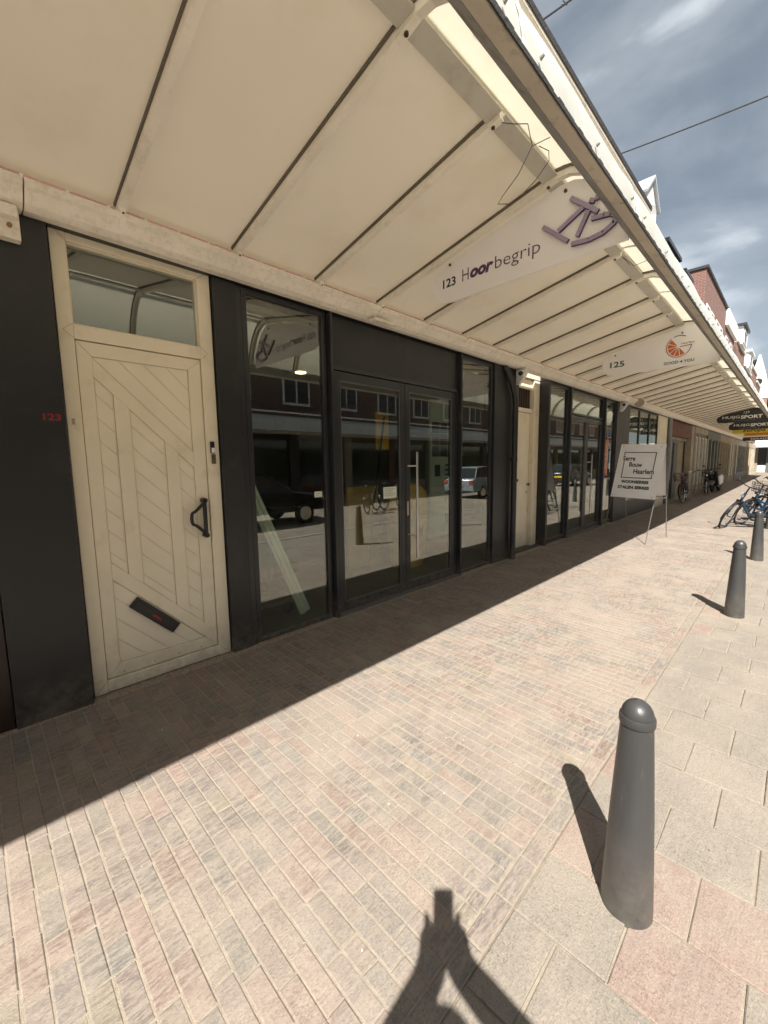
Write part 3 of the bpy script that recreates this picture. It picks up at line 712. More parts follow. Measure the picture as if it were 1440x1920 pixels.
# black shop front
box_part('pillar', (-0.1, 0.072, 1.440, 1.615, -0.02, 2.968), anth, b1)
box_part('pillar', (-0.1, 0.060, 1.620, 1.668, -0.02, 2.967), anth_f, b1)
w1 = window(1.672, 2.505, 0.0, 2.967, b1, w_=0.045, x=0.055, wb=0.04)
def ipost(y):
    mb = MB(); mb.box(-0.02, 0.040, y-0.012, y+0.050, -0.03, 2.965); mb.box(0.040, 0.105, y+0.006, y+0.036, -0.035, 2.962); obj('post', mb, anth_f, b1, bevel=0.002)
ipost(2.520); ipost(4.675)
# doors
box_part('fascia_panel', (-0.05, 0.045, 2.580, 4.655, 2.500, 2.966), anth, b1)
dfm = MB(); dfm.box(-0.05, 0.062, 2.580, 4.655, 2.462, 2.498); dfm.box(-0.05, 0.05, 2.575, 2.600, 0, 2.461); dfm.box(-0.05, 0.05, 4.638, 4.660, 0, 2.461)
obj('door_frame', dfm, anth_f, b1, bevel=0.002)
box_part('threshold', (-0.05, 0.105, 2.575, 4.662, -0.02, 0.022), gmetal, b1)
def gdoor(y0, y1, parent, z1=2.455, ws=0.085, x=0.045, zt=0.085, zb=0.085):
    mb = MB(); mb.box(x-0.06, x, y0, y0+ws, 0.026, z1); mb.box(x-0.06, x, y1-ws, y1, 0.026, z1)
    mb.box(x-0.06, x-0.001, y0+ws, y1-ws, 0.026, 0.026+zb); mb.box(x-0.06, x-0.001, y0+ws, y1-ws, z1-zt, z1)
    d = obj('door', mb, anth_f, parent, bevel=0.003); pane(y0+ws-0.004, y1-ws+0.004, 0.022+zb, z1-zt+0.004, x-0.02, d)
    bd = MB(); e_ = 0.010
    for (a, b, c, dd) in ((y0+ws, y0+ws+e_, 0.026+zb, z1-zt), (y1-ws-e_, y1-ws, 0.026+zb, z1-zt)): bd.box(x-0.019, x-0.006, a, b, c, dd)
    bd.box(x-0.019, x-0.0065, y0+ws+e_, y1-ws-e_, 0.026+zb, 0.026+zb+e_); bd.box(x-0.019, x-0.0065, y0+ws+e_, y1-ws-e_, z1-zt-e_, z1-zt)
    obj('glazing_bead', bd, mat('bead_grey', (0.10, 0.105, 0.105), 0.35), d); return d
dl = gdoor(2.604, 3.630, b1, ws=0.075); dr = gdoor(3.636, 4.634, b1, ws=0.078)
def pull(y, z0, z1, x, parent):
    mb = MB(); mb.tube([(x+0.085, y, z0), (x+0.085, y, z1)], 0.0145, 12)
    for zz in (z0+(z1-z0)*0.22, z1-(z1-z0)*0.13): mb.tube([(x, y-0.07, zz), (x+0.085, y-0.0, zz)], 0.0085, 8)
    return obj('pull_bar', mb, steel, parent, smooth=True)
pull(3.745, 0.42, 1.68, 0.045, dr)
lk = MB(); lk.box(0.045, 0.052, 3.655, 3.685, 0.93, 1.10); obj('lock_plate', lk, steel, dr, bevel=0.004)
w2 = window(4.735, 5.555, 0.0, 2.967, b1, w_=0.05, x=0.055, wb=0.04)
box_part('pillar', (-0.1, 0.085, 5.560, 6.300, -0.02, 2.968), anth, b1)
dpn = MB(); dpn.tube([(0.10, 5.80, 2.96), (0.13, 5.83, 2.90), (0.145, 5.95, 2.72), (0.145, 6.05, 2.55), (0.145, 6.08, 2.42), (0.145, 6.08, -0.10)], 0.042, 14)
dpn.tube([(0.145, 6.08, 1.62), (0.145, 6.08, 1.56)], 0.048, 14); dpn.box(0.08, 0.15, 6.03, 6.13, 1.57, 1.60)
obj('drainpipe', dpn, anth, b1, smooth=True)
# papers taped to the glass
for (a, b, c, d_, x) in ((2.335, 2.425, 1.235, 1.29, w1), (3.27, 3.485, 1.155, 1.285, dl)):
    n_ = MB(); n_.box(0.0365, 0.0375, a, b, c, d_) if x is dl else n_.box(0.0362, 0.0372, a, b, c, d_)
    o_ = obj('notice', n_, paper, x)
    li = MB()
    for q in range(5 if x is dl else 2):
        zz = d_-0.022-0.019*q; li.box(0.0376, 0.0379, a+0.02, b-0.02-0.03*((q*7) % 3), zz, zz+0.004)
    obj('print_lines', li, mat('print_grey', (0.2, 0.2, 0.18), 0.7), x)
rm = room(1.62, 6.3, 2.93, 6.0, b1)
cl = MB()
for (cx, cy) in ((-1.9, 3.55), (-1.6, 2.25)): cl.tube([(cx, cy, 2.868), (cx, cy, 2.878)], 0.075, 18)
obj('ceiling_light', cl, lamp_m, rm)
# deep reveal and cream side door of number 124
obj('wall', MB().box(-0.6, -0.101, 6.302, 6.32, 0, 2.968), cream, b1)
c4 = MB(); c4.box(-0.22, -0.12, 6.322, 6.40, 0, 2.96); c4.box(-0.22, -0.075, 7.19, 7.395, 0, 2.96); c4.box(-0.22, -0.121, 6.40, 7.19, 2.80, 2.96); c4.box(-0.22, -0.119, 6.40, 7.19, 2.40, 2.47)
b2 = empty('shop_building', (0, 12, 0), 'second shop building numbered 125 and 129 with anthracite glass fronts behind the sign board', 'building')
obj('door_frame', c4, cream, b2, bevel=0.004)
dd = MB(); dd.box(-0.20, -0.150, 6.405, 7.185, 0.02, 2.395); d4 = obj('door', dd, cream, b2, bevel=0.003)
for (z0_, z1_) in ((0.28, 1.15), (1.3, 2.2)):
    pm_ = MB(); pm_.box(-0.150, -0.142, 6.52, 7.07, z0_, z1_); obj('panel', pm_, cream_pl, d4, bevel=0.006)
ls = MB(); ls.box(-0.150, -0.146, 6.52, 6.80, 1.20, 1.245); obj('letter_plate', ls, black, d4)
kn = MB(); kn.sphere((-0.11, 7.12, 1.14), 0.026); kn.tube([(-0.15, 7.12, 1.14), (-0.11, 7.12, 1.14)], 0.010); kn.tube([(-0.15, 7.12, 1.00), (-0.144, 7.12, 1.00)], 0.016); obj('door_knob', kn, mat('old_brass', (0.16, 0.13, 0.08)), d4, smooth=True)
gr = MB(); gr.box(-0.17, -0.16, 6.40, 7.19, 2.47, 2.80); gro = obj('window', gr, mat('grate_brown', (0.05, 0.03, 0.018), 0.6), b2)
gb = MB()
for i in range(9): gb.box(-0.16, -0.145, 6.44+0.085*i, 6.452+0.085*i, 2.47, 2.80)
obj('grate_bars', gb, mat('grate_brown', (0.05, 0.03, 0.018)), gro)
st_ = MB(); st_.box(-0.15, 0.02, 6.32, 7.395, -0.03, 0.018); obj('doorstep', st_, mat('bluestone', (0.06, 0.06, 0.062), 0.7), b2)

# ---------------- 125 and 127/129 fronts
u2 = MB(); u2.box(-9, -0.06, 6.951, 15.9, 3.10, 7.95); obj('wall', u2, brick_red, b2)
ct = MB(); ct.box(-9.05, 0.02, 6.951, 15.9, 7.951, 8.06); obj('roof_edge', ct, slate, b2)
obj('lintel', MB().box(-0.12, 0.085, 7.40, 15.9, 2.975, 3.095), anth, b2)
obj('lintel', MB().box(-0.21, -0.07, 6.32, 7.39, 2.975, 3.095), cream, b2)
obj('wall', MB().box(-8.9, -6.2, 6.96, 15.9, 0, 3.09), interd, b2)
box_part('pillar', (-0.1, 0.10, 7.400, 7.470, -0.02, 2.968), anth, b2)
window(7.472, 8.415, 0.03, 2.967, b2, w_=0.05, x=0.055, wb=0.06)
box_part('post', (-0.02, 0.105, 8.418, 8.475, -0.03, 2.965), anth_f, b2)
window(8.48, 10.475, 2.47, 2.967, b2, w_=0.04, x=0.05)
box_part('threshold', (-0.05, 0.10, 8.48, 10.475, -0.02, 0.022), gmetal, b2)
gdoor(8.48, 9.475, b2, ws=0.08); dr2 = gdoor(9.48, 10.475, b2, ws=0.08); pull(9.60, 0.42, 1.68, 0.045, dr2)
box_part('post', (-0.02, 0.105, 10.478, 10.54, -0.03, 2.965), anth_f, b2)
w5 = window(10.545, 11.37, 0.03, 2.967, b2, w_=0.05, x=0.055, wb=0.06)
box_part('pillar', (-0.1, 0.09, 11.375, 12.45, -0.02, 2.968), mat('grey_pillar', (0.055, 0.055, 0.052), 0.5, var=0.1), b2)
for i, (a, b) in enumerate(((12.455, 13.6), (13.605, 14.7), (14.705, 15.75))):
    window(a, b, 0.42, 2.967, b2, w_=0.04, x=0.045)
    box_part('plinth', (-0.05, 0.06, a, b, -0.03, 0.418), mat('grey_pillar', (0.055, 0.055, 0.052)), b2)
room(7.42, 11.4, 2.95, 5.5, b2); room(12.4, 15.8, 2.95, 5.5, b2)
# orange slice print on the pane of 125
os_ = MB(); cy, cz, rr_ = 10.96, 1.62, 0.36
ringp = [(cy+rr_*math.cos(a)*0.9, cz+rr_*math.sin(a)*1.25) for a in [R(90+i*180/18) for i in range(19)]]
os_.prism(ringp, 0.0362, 0.0372, 'x'); oso = obj('orange_print', os_, txt_org, w5)
ow = MB()
for i in range(6):
    a = R(97+i*32); ow.tube([(0.0378, cy-0.02, cz), (0.0378, cy+rr_*0.86*math.cos(a)*0.9, cz+rr_*0.86*math.sin(a)*1.25)], 0.007, 4)
obj('segment_lines', ow, txt_wht, oso)

# ---------------- the row further on
def add_upper_windows(parent, y0, y1, zs, wdt, hgt, step, x=-0.06, m_=None):
    y = y0
    fm_ = MB(); t = 0.06
    fm_.box(0, 0.05, 0, t, 0, hgt); fm_.box(0, 0.05, wdt-t, wdt, 0, hgt); fm_.box(0, 0.05, t, wdt-t, 0, t); fm_.box(0, 0.05, t, wdt-t, hgt-t, hgt); fm_.box(0, 0.05, wdt*0.5-0.03, wdt*0.5+0.03, t, hgt-t)
    fme = fm_.mesh('window', white); pm_ = MB(); pm_.box(0.01, 0.016, t, wdt-t, t, hgt-t); pme = pm_.mesh('pane', curt)
    while y+wdt < y1:
        for z in zs:
            f = inst('window', fme, (x, y, z), parent); p = bpy.data.objects.new('pane', pme); C.objects.link(p); p.parent = f
        y += step
add_upper_windows(b1, 0.7, 6.8, (4.1,), 1.3, 1.5, 2.1)
add_upper_windows(b2, 7.4, 15.8, (4.1,), 1.3, 1.5, 2.1)

b0 = empty('shop_building', (0, -3, 0), 'neighbouring building at the left edge with dark brown panels and an orange window', 'building')
obj('wall', MB().box(-8, -0.06, -8, 0.070, 3.0, 7.6), brick_old, b0)
box_part('lower_panel', (-0.1, 0.075, -6, 0.070, -0.02, 0.86), brownp, b0)
sl = MB(); sl.box(-0.1, 0.09, -6, 0.069, 0.862, 0.885); sl.box(-0.1, 0.082, -6, 0.069, 0.90, 0.92); obj('sill_trim', sl, mat('brass_trim', (0.30, 0.20, 0.10), 0.35, 0.6), b0)
box_part('shop_panel', (-0.1, 0.06, -6, 0.068, 0.922, 2.965), mat('orange_varnish', (0.16, 0.045, 0.012), 0.3, var=0.4, vscale=1.2, dirt=(0.03, 0.012, 0.008), dscale=0.9, dlo=0.4, dhi=0.6), b0)

beige = mat('beige_render', (0.36, 0.32, 0.25), 0.8, var=0.1, dirt=(0.22, 0.2, 0.16), dscale=2)
greyg = mat('grey_green', (0.10, 0.11, 0.10), 0.6, var=0.15); redb = mat('red_brown', (0.13, 0.045, 0.03), 0.6, var=0.25)
tan = mat('tan_render', (0.30, 0.25, 0.18), 0.8, var=0.12); steelg = mat('zinc', (0.22, 0.23, 0.23), 0.5, 0.3, var=0.2)
b3 = empty('shop_building', (0, 19, 0), 'third shop building with cream pillar, zinc downpipe and black sign case on a recessed front', 'building')
obj('wall', MB().box(-9, -0.06, 15.91, 22.78, 3.10, 7.7), brick_old, b3)
obj('roof_edge', MB().box(-9.05, 0.02, 15.91, 22.78, 7.701, 7.8), slate, b3)
box_part('pillar', (-0.1, 0.05, 15.76, 17.1, -0.02, 2.968), cream, b3)
for z0_, z1_ in ((0.3, 1.2), (1.35, 2.2), (2.3, 2.85)):
    box_part('panel', (0.05, 0.058, 15.95, 16.9, z0_, z1_), cream_pl, b3, 0.004)
z_ = MB(); z_.tube([(0.11, 17.2, 2.95), (0.11, 17.2, 0.0)], 0.055, 12); obj('drainpipe', z_, steelg, b3, smooth=True)
box_part('side_post', (-0.1, 0.10, 17.32, 17.62, -0.02, 2.968), steelg, b3)
box_part('wall', (-0.35, -0.25, 17.63, 22.0, -0.02, 2.3), tan, b3)
box_part('fascia_panel', (-0.35, -0.02, 17.63, 22.0, 2.42, 2.968), redb, b3)
box_part('header', (-0.35, -0.15, 17.63, 22.0, 2.301, 2.419), beige, b3)
box_part('notice_case', (-0.25, -0.14, 17.95, 19.15, 0.75, 2.28), black, b3)
rp = MB(); rp.box(-0.139, -0.137, 18.45, 18.9, 1.25, 1.65); obj('poster', rp, mat('dark_red', (0.12, 0.01, 0.012), 0.5), b3)
box_part('doorway', (-0.249, -0.16, 19.6, 20.3, 0.0, 2.2), greyg, b3)
box_part('pillar', (-0.2, 0.02, 22.02, 22.6, -0.02, 2.968), beige, b3)
# brick building of three storeys (its top shows over the canopy)
b4 = empty('brick_building', (0, 28, 0), 'tall red brick building with white windows rising behind the canopy', 'building')
obj('wall', MB().box(-10, 0.0, 22.8, 34.1, 3.10, 9.55), brick_red, b4)
obj('roof_edge', MB().box(-10.06, 0.07, 22.74, 34.15, 9.551, 9.66), slate, b4)
box_part('fascia_board', (0.002, 0.14, 29.6, 34.1, 8.72, 9.54), white, b4)
f_ = MB(); wz0, wz1 = 6.2, 8.25
for (a, b) in ((23.3, 24.25), (24.6, 25.5), (26.3, 27.25), (27.6, 28.5), (30.0, 31.0), (32.0, 33.0)):
    fo = frame('window', a, b, wz0, wz1, 0.09, 0.001, 0.035, white, b4); pane(a+0.08, b-0.08, wz0+0.08, wz1-0.08, 0.02, fo, curt)
    fo = frame('window', a, b, 3.7, 5.4, 0.09, 0.001, 0.035, white, b4); pane(a+0.08, b-0.08, 3.78, 5.32, 0.02, fo, curt)
# white dormer and two dark roof boxes between
dm = empty('dormer', (0, 13.9, 7.9), 'white gabled dormer with rows of bird spikes above the canopy', 'dormer')
obj('gable', MB().prism([(13.25, 7.96), (14.5, 7.96), (14.52, 8.55), (13.9, 9.12), (13.25, 8.55)], -2.5, -0.06, 'x'), white, dm)
rf = MB(); rf.prism([(13.9, 9.13), (14.60, 8.50), (14.62, 8.56), (13.9, 9.21), (13.16, 8.56), (13.18, 8.50)], -2.6, 0.02, 'x'); obj('roof', rf, mat('lead_roof', (0.42, 0.45, 0.48), 0.5), dm)
sp = MB()
for i in range(7): sp.tube([(-0.05, 13.5+0.11*i, 8.2+0.02*i), (0.10, 13.5+0.11*i, 8.27+0.02*i)], 0.008, 4)
obj('spikes', sp, gmetal, dm)
for (a, b, zt, lab) in ((16.1, 18.0, 8.42, 'dark flat roof box nearer the white dormer'), (18.9, 20.3, 8.36, 'dark flat roof box beside the brick building')):
    rb = empty('roof_box', (-0.5, a, 7.8), lab, 'roof box')
    obj('box_wall', MB().box(-3, -0.10, a, b, 7.8 if a > 15.9 else 8.0, zt-0.12), slate, rb); obj('box_cap', MB().box(-3.05, -0.02, a-0.05, b+0.05, zt-0.119, zt), black, rb)

# lower fronts beyond 22.8, one house per stretch
specs = [(22.62, 26.2, beige, 'beige shop front with a tall narrow window behind the parked bicycles', 8.2),
         (26.22, 31.0, greyg, 'grey green shop front with brown display windows', 0),
         (31.02, 36.0, tan, 'tan shop front with pale doors past the scooter', 0),
         (36.02, 41.5, beige, 'pale shop front with a dark open doorway', 9.1),
         (41.52, 47.5, steelg, 'grey shop front near the far end of the canopy', 8.4),
         (47.52, 54.0, tan, 'last but one shop front of the row, ribbed and beige', 9.3),
         (54.02, 59.5, beige, 'last shop front of the row before the cross street', 8.8)]
disp = mat('display_warm', (0.16, 0.11, 0.07), 0.7, var=0.5, vscale=2.5)
for i, (a, b, mm_, lab, hh) in enumerate(specs):
    s_ = empty('shop_building', (0, (a+b)/2, 0), lab, 'shop')
    obj('back_wall', MB().box(-3, -0.5, a, b, 0, 3.09), disp if i in (1,) else interd, s_)
    box_part('lintel', (-0.3, 0.05, a, b, 2.55 if i != 0 else 2.7, 2.967), mm_, s_)
    y = a; j = 0
    while y < b-0.5:
        wd = (b-a)/4
        box_part('pillar', (-0.3, 0.06, y, y+0.18+0.12*(i % 2), -0.02, 2.545 if i != 0 else 2.69), mm_ if j else (beige if i % 2 else mm_), s_)
        py0, py1 = y+0.19+0.12*(i % 2), y+wd-0.005
        if j == 2 and i in (1, 3): box_part('door', (-0.25, -0.12, py0, py1, 0.0, 2.5), anth if i == 3 else cream, s_)
        else:
            window(py0, py1, 0.4, 2.545, s_, w_=0.05, x=0.02, m_=white if i in (0, 3) else mm_)
            box_part('plinth', (-0.2, 0.03, py0, py1, -0.02, 0.395), mm_, s_)
        y += wd; j += 1
    if hh:
        if i:
            obj('wall', MB().box(-9, -0.05, a, b, 3.10, hh), brick_red if i % 2 else brick_old, s_); obj('roof_edge', MB().box(-9.05, 0.05, a, b, hh+0.001, hh+0.12), white, s_)
            add_upper_windows(s_, a+0.6, b-0.2, (4.0, 6.3), 1.1, 1.6, 2.2, x=-0.05)
    elif i == 2:
        obj('wall', MB().box(-9, -0.05, 34.2, b, 3.10, 8.6), brick_old, s_)
# white bay dormers behind the brick building
for (y_, z_, lab) in ((37.0, 9.1, 'small white roof dormer just past the brick building'), (42.5, 8.4, 'white boxed dormer farther along the roofs')):
    d_ = empty('dormer', (0, y_, z_), lab, 'dormer')
    obj('box_wall', MB().box(-1.8, 0.15, y_, y_+2.6, z_, z_+1.15), white, d_); obj('roof', MB().box(-1.9, 0.3, y_-0.15, y_+2.75, z_+1.151, z_+1.30), slate if y_ < 40 else white, d_)
    fo = frame('window', y_+0.3, y_+2.3, z_+0.15, z_+1.0, 0.08, 0.151, 0.2, white, d_); pane(y_+0.37, y_+2.23, z_+0.22, z_+0.94, 0.18, fo, curt)

# ---------------- buildings closing the street
e1 = empty('gabled_house', (-0.6, 63, 0), 'white gabled brick house with round attic window closing the street', 'building')
obj('wall', MB().box(-1.45, 0.42, 63.0, 70, 3.4, 8.15), brickwall('brick_orange', (0.30, 0.13, 0.08), (0.22, 0.10, 0.07), (0.4, 0.35, 0.3)), e1)
obj('gable', MB().prism([(-1.5, 8.15), (0.47, 8.15), (0.28, 10.2), (0.12, 10.9), (-0.40, 12.9), (-0.55, 12.9), (-1.15, 10.2)], 62.95, 63.4), white, e1)
rw = MB(); rw.tube([(-0.42, 62.94, 10.0), (-0.42, 62.90, 10.0)], 0.34, 20); obj('round_window', rw, curt, e1)
obj('roof', MB().prism([(-3.9, 9.3), (-0.48, 9.5), (-0.50, 12.6), (-3.3, 12.0)], 63.5, 69), slate, e1)
tl = MB()
for i in range(9):
    for q in range(5): tl.box(-3.7+0.36*i, -3.7+0.36*i+0.3, 63.42, 63.5, 9.75+0.48*q, 9.75+0.48*q+0.40)
obj('roof_tiles', tl, mat('roof_tile', (0.05, 0.055, 0.065), 0.35), e1)
obj('eaves', MB().box(-3.9, -1.2, 63.0, 63.49, 9.1, 9.4), white, e1)
aw = MB(); aw.tube([(-0.55+0.62*math.cos(a), 62.98, 6.4+0.62*math.sin(a)) for a in [R(i*15) for i in range(13)]], 0.11, 6); obj('window_arch', aw, mat('orange_brick', (0.35, 0.15, 0.09), 0.8), e1)
wf = MB(); wf.box(-1.12, 0.02, 62.9, 62.99, 4.2, 6.5); wfo = obj('window', wf, white, e1)
for (a, b, c_, d_) in ((-1.0, -0.6, 4.4, 5.6), (-0.5, -0.1, 4.4, 5.6), (-1.0, -0.1, 5.7, 6.3)):
    obj('pane', MB().box(a, b, 62.88, 62.90, c_, d_), curt, wfo)
e2 = empty('corner_house', (3, 63, 0), 'salmon plastered corner house at the right edge beyond the gabled house', 'building')
obj('wall', MB().box(0.75, 9, 63.2, 72, 3.4, 10.2), mat('salmon', (0.50, 0.26, 0.17), 0.8, var=0.1), e2)
obj('roof', MB().prism([(0.5, 10.2), (9.2, 10.2), (4.8, 13.5)], 63.0, 72), mat('roof_tile', (0.05, 0.055, 0.065)), e2)
for i in range(3):
    fo = MB(); fo.box(1.3+2.4*i, 2.5+2.4*i, 63.1, 63.19, 5.5, 7.8); fo = obj('window', fo, white, e2); obj('pane', MB().box(1.4+2.4*i, 2.4+2.4*i, 63.08, 63.1, 5.6, 7.7), curt, fo)
e3 = empty('end_shop', (2, 62, 0), 'row of shop windows under a white awning across the end of the street', 'shop')
obj('back_wall', MB().box(-5, 12, 62.3, 62.9, 0, 3.39), mat('grey_wall', (0.16, 0.15, 0.14), 0.8), e3)
obj('awning', MB().prism([(60.9, 2.72), (62.4, 3.0), (62.4, 3.6), (60.9, 3.35)], -3.5, 12, 'x'), white, e3)
x = -1.15; i = 0
while x < 8:
    box_part('pillar', (x, x+0.28, 62.1, 62.3, 0, 2.9), (white, tan, greyg)[i % 3], e3)
    box_part('window', (x+0.29, x+0.98, 62.2, 62.29, 0.75 if i % 2 else 0.2, 2.8), curt, e3)
    box_part('plinth', (x+0.29, x+0.98, 62.12, 62.29, 0, 0.74 if i % 2 else 0.19), white, e3); x += 1.0; i += 1

# ---------------- opposite side of the street
opp = empty('shop_row', (14, 20, 0), 'opposite row of brick houses over shops, seen mirrored in the glass fronts', 'building')
obj('wall', MB().box(14.0, 22, -14, 60, 3.2, 7.6), brick_old, opp)
obj('wall', MB().box(14.01, 22, -14, 60, 7.601, 8.2), white, opp)
obj('wall', MB().box(14.6, 22, -14, 60, -0.06, 3.19), interd, opp)
y = -13; i = 0; oc = [greyg, tan, anth, beige, redb]
while y < 58:
    box_part('pillar', (13.95, 14.3, y, y+0.5, -0.06, 3.05), oc[i % 5], opp)
    obj('window', MB().box(14.1, 14.2, y+0.51, y+3.4, 0.5, 2.7), mat('opp_glass', (0.03, 0.04, 0.035), 0.08), opp)
    box_part('plinth', (14.0, 14.3, y+0.51, y+3.4, -0.06, 0.495), oc[(i+2) % 5], opp); box_part('lintel', (14.0, 14.3, y+0.51, y+3.4, 2.71, 3.05), oc[(i+1) % 5], opp)
    y += 3.42; i += 1
fm_ = MB(); fm_.box(0, 0.06, 0, 1.5, 0, 1.7); fme = fm_.mesh('window', white)
pm_ = MB(); pm_.box(-0.02, 0, 0.1, 0.7, 0.12, 1.58); pm_.box(-0.02, 0, 0.8, 1.4, 0.12, 1.58); pme = pm_.mesh('pane', curt)
y = -11
while y < 58:
    f = inst('window', fme, (13.94, y, 4.35), opp); p = bpy.data.objects.new('pane', pme); C.objects.link(p); p.parent = f; y += 3.1

# ------------------------------------------------------------------ hanging signs
arcs = [(2.435, 2.945), (2.425, 3.05), (2.385, 3.155), (2.325, 3.268), (2.245, 3.362), (2.165, 3.42), (2.08, 3.452), (1.99, 3.452)]
def hang_sign(y, shape, m_, label, name='hanging_sign', screws=()):
    root = empty(name, (1.65, y, 2.93), label, 'sign')
    obj('board', MB().prism(shape, y-0.012, y+0.012), m_, root, bevel=0.002)
    for (a, b) in screws:
        s_ = MB(); s_.tube([(a, y-0.012, b), (a, y-0.022, b)], 0.011, 10); s_.tube([(a, y-0.02, b+0.01), (a, y-0.024, b-0.004)], 0.005, 6); obj('screw', s_, screw_m, root)
    return root
left = [(1.38, 3.325), (1.04, 3.253), (0.92, 3.205), (0.875, 3.13), (0.875, 3.06), (0.91, 2.985), (0.985, 2.94), (1.10, 2.930)]
sh1 = arcs+[(1.95, 3.443)]+left
Y1 = 3.110
s1 = hang_sign(Y1, sh1, signw, 'pale hearing shop sign 123 with raised purple figure logo, nearest hanging sign', screws=((1.06, 3.235), (2.03, 3.40)))
f1 = Y1-0.0125
text('123', 0.132, 0.072, (0.985, f1, 3.060), '-y', txt_blk, s1, bold=0.018)
text('H', 0.062, 0.094, (1.185, f1, 3.063), '-y', txt_pur, s1, bold=-0.01)
text('oor', 0.215, 0.072, (1.262, f1, 3.063), '-y', txt_pur, s1, bold=0.045, shear=0.25)
text('begrip', 0.365, 0.122, (1.492, f1, 3.036), '-y', txt_pur, s1, bold=-0.012)
def bar(mb, pts, y0, y1, w_):
    for (a, b) in zip(pts[:-1], pts[1:]):
        a = Vector(a); b = Vector(b); d = (b-a); L_ = d.length; d.normalize(); n_ = Vector((-d.y, d.x))*w_/2
        mb.prism([tuple(a-n_-d*0.003), tuple(b-n_+d*0.003), tuple(b+n_+d*0.003), tuple(a+n_-d*0.003)], y0, y1)
logo = [[(1.885, 3.215), (2.06, 3.062)], [(2.075, 3.328), (2.25, 3.176)], [(1.995, 3.150), (2.155, 3.235)], [(2.125, 3.070), (2.19, 3.200)],
        [(2.20, 3.262), (2.225, 3.250)], [(2.235, 3.262), (2.275, 3.262)],
        [(2.09, 3.030), (2.20, 3.018), (2.29, 3.030), (2.355, 3.066), (2.365, 3.105), (2.335, 3.128), (2.29, 3.135), (2.215, 3.145)]]
for ln in logo:
    q = MB(); bar(q, ln, f1-0.022, f1, 0.028); obj('logo_bar', q, txt_pur, s1, bevel=0.002)
    q = MB(); bar(q, [(a, b) for a, b in ln], f1-0.0240, f1-0.0222, 0.0275); obj('logo_face', q, pur_side, s1)

Y2 = 7.470
left2 = [(1.42, 3.290), (1.09, 3.235), (0.97, 3.18), (0.93, 3.10), (0.945, 3.0), (1.0, 2.93), (1.09, 2.892)]
sh2 = [(2.445, 2.885)]+arcs[1:]+[(1.95, 3.44)]+left2
s2_ = hang_sign(Y2, sh2, signw, 'pale juice bar sign 125 with orange slice logo, second hanging sign', screws=((1.12, 3.20), (1.99, 3.36)))
f2 = Y2-0.0125
text('125', 0.205, 0.09, (1.05, f2, 3.016), '-y', txt_grn, s2_, bold=0.022)
text('GOOD 4 YOU', 0.365, 0.040, (1.785, f2, 2.940), '-y', txt_dgr, s2_, bold=0.015)
text('Haarlem', 0.155, 0.028, (1.985, f2, 3.198), '-y', txt_org, s2_, bold=0.01)
cx_, cz_, ro = 1.955, 3.178, 0.150
og = MB()
a0_, a1_ = R(128), R(308)
arcp = [(cx_+ro*math.cos(a0_+(a1_-a0_)*i/24), cz_+ro*math.sin(a0_+(a1_-a0_)*i/24)) for i in range(25)]
bar(og, arcp, f2-0.003, f2, 0.010); obj('slice_rim', og, txt_org, s2_)
for i in range(6):
    b0_ = a0_+(a1_-a0_)*(i+0.08)/6; b1_ = a0_+(a1_-a0_)*(i+0.92)/6; q = MB()
    q.prism([(cx_+0.018*math.cos((b0_+b1_)/2), cz_+0.018*math.sin((b0_+b1_)/2))]+[(cx_+0.132*math.cos(b0_+(b1_-b0_)*t/4), cz_+0.132*math.sin(b0_+(b1_-b0_)*t/4)) for t in range(5)], f2-0.003, f2)
    obj('slice_segment', q, txt_org, s2_)
gg = MB()
bar(gg, [(cx_+ro*math.cos(R(a)), cz_+ro*math.sin(R(a))) for a in range(58, 121, 8)], f2-0.003, f2, 0.009)
bar(gg, [(cx_+0.02, cz_-0.008), (cx_+ro+0.005, cz_+0.0)], f2-0.003, f2, 0.009)
bar(gg, [(cx_+ro*math.cos(R(a)), cz_+ro*math.sin(R(a))) for a in range(0, -52, -8)], f2-0.0032, f2, 0.009)
obj('letter_arc', gg, txt_dgr, s2_)

signb = mat('sign_black', (0.022, 0.025, 0.025), 0.4, var=0.1)
def blacksign(y, x0, label, num, dz_=0.0):
    sh = arcs+[(1.7, 3.385), (1.30, 3.30), (x0+0.15, 3.235), (x0+0.03, 3.16), (x0, 3.07), (x0+0.03, 2.97), (x0+0.12, 2.935)]
    sh = [(a, b-dz_) for a, b in sh]
    r_ = hang_sign(y, sh, signb, label); ff = y-0.0125
    if num: text('129', 0.17, 0.09, (1.70, ff, 3.25), '-y', txt_wht, r_, shear=0.2)
    text('HUIJG', 0.52, 0.13, (x0+0.18, ff, 3.06-dz_), '-y', txt_wht, r_, bold=0.01); text('SPORT', 0.62, 0.13, (x0+0.73, ff, 3.06-dz_), '-y', txt_wht, r_, bold=0.035)
    q = MB(); bar(q, [(1.4, 3.0-dz_), (2.05, 3.0-dz_)], ff-0.002, ff, 0.012); obj('underline', q, gmetal, r_); return r_
blacksign(21.2, 0.90, 'black sports shop sign with number 129, front one of two', True)
blacksign(24.0, 1.02, 'black sports shop sign partly hidden behind the first one', False, 0.15)
ys_ = hang_sign(27.5, [(0.85, 2.80), (0.85, 3.08), (1.1, 3.10), (2.0, 3.16), (2.42, 2.98), (2.42, 2.64), (1.3, 2.64), (1.3, 2.78)], mat('sign_yellow', (0.62, 0.47, 0.03), 0.4), 'yellow and orange shop sign with dark script behind the black sports signs')
q = MB(); q.prism([(1.35, 2.68), (2.3, 2.68), (2.3, 2.78), (1.35, 2.78)], 27.484, 27.488); obj('stripe', q, txt_org, ys_)
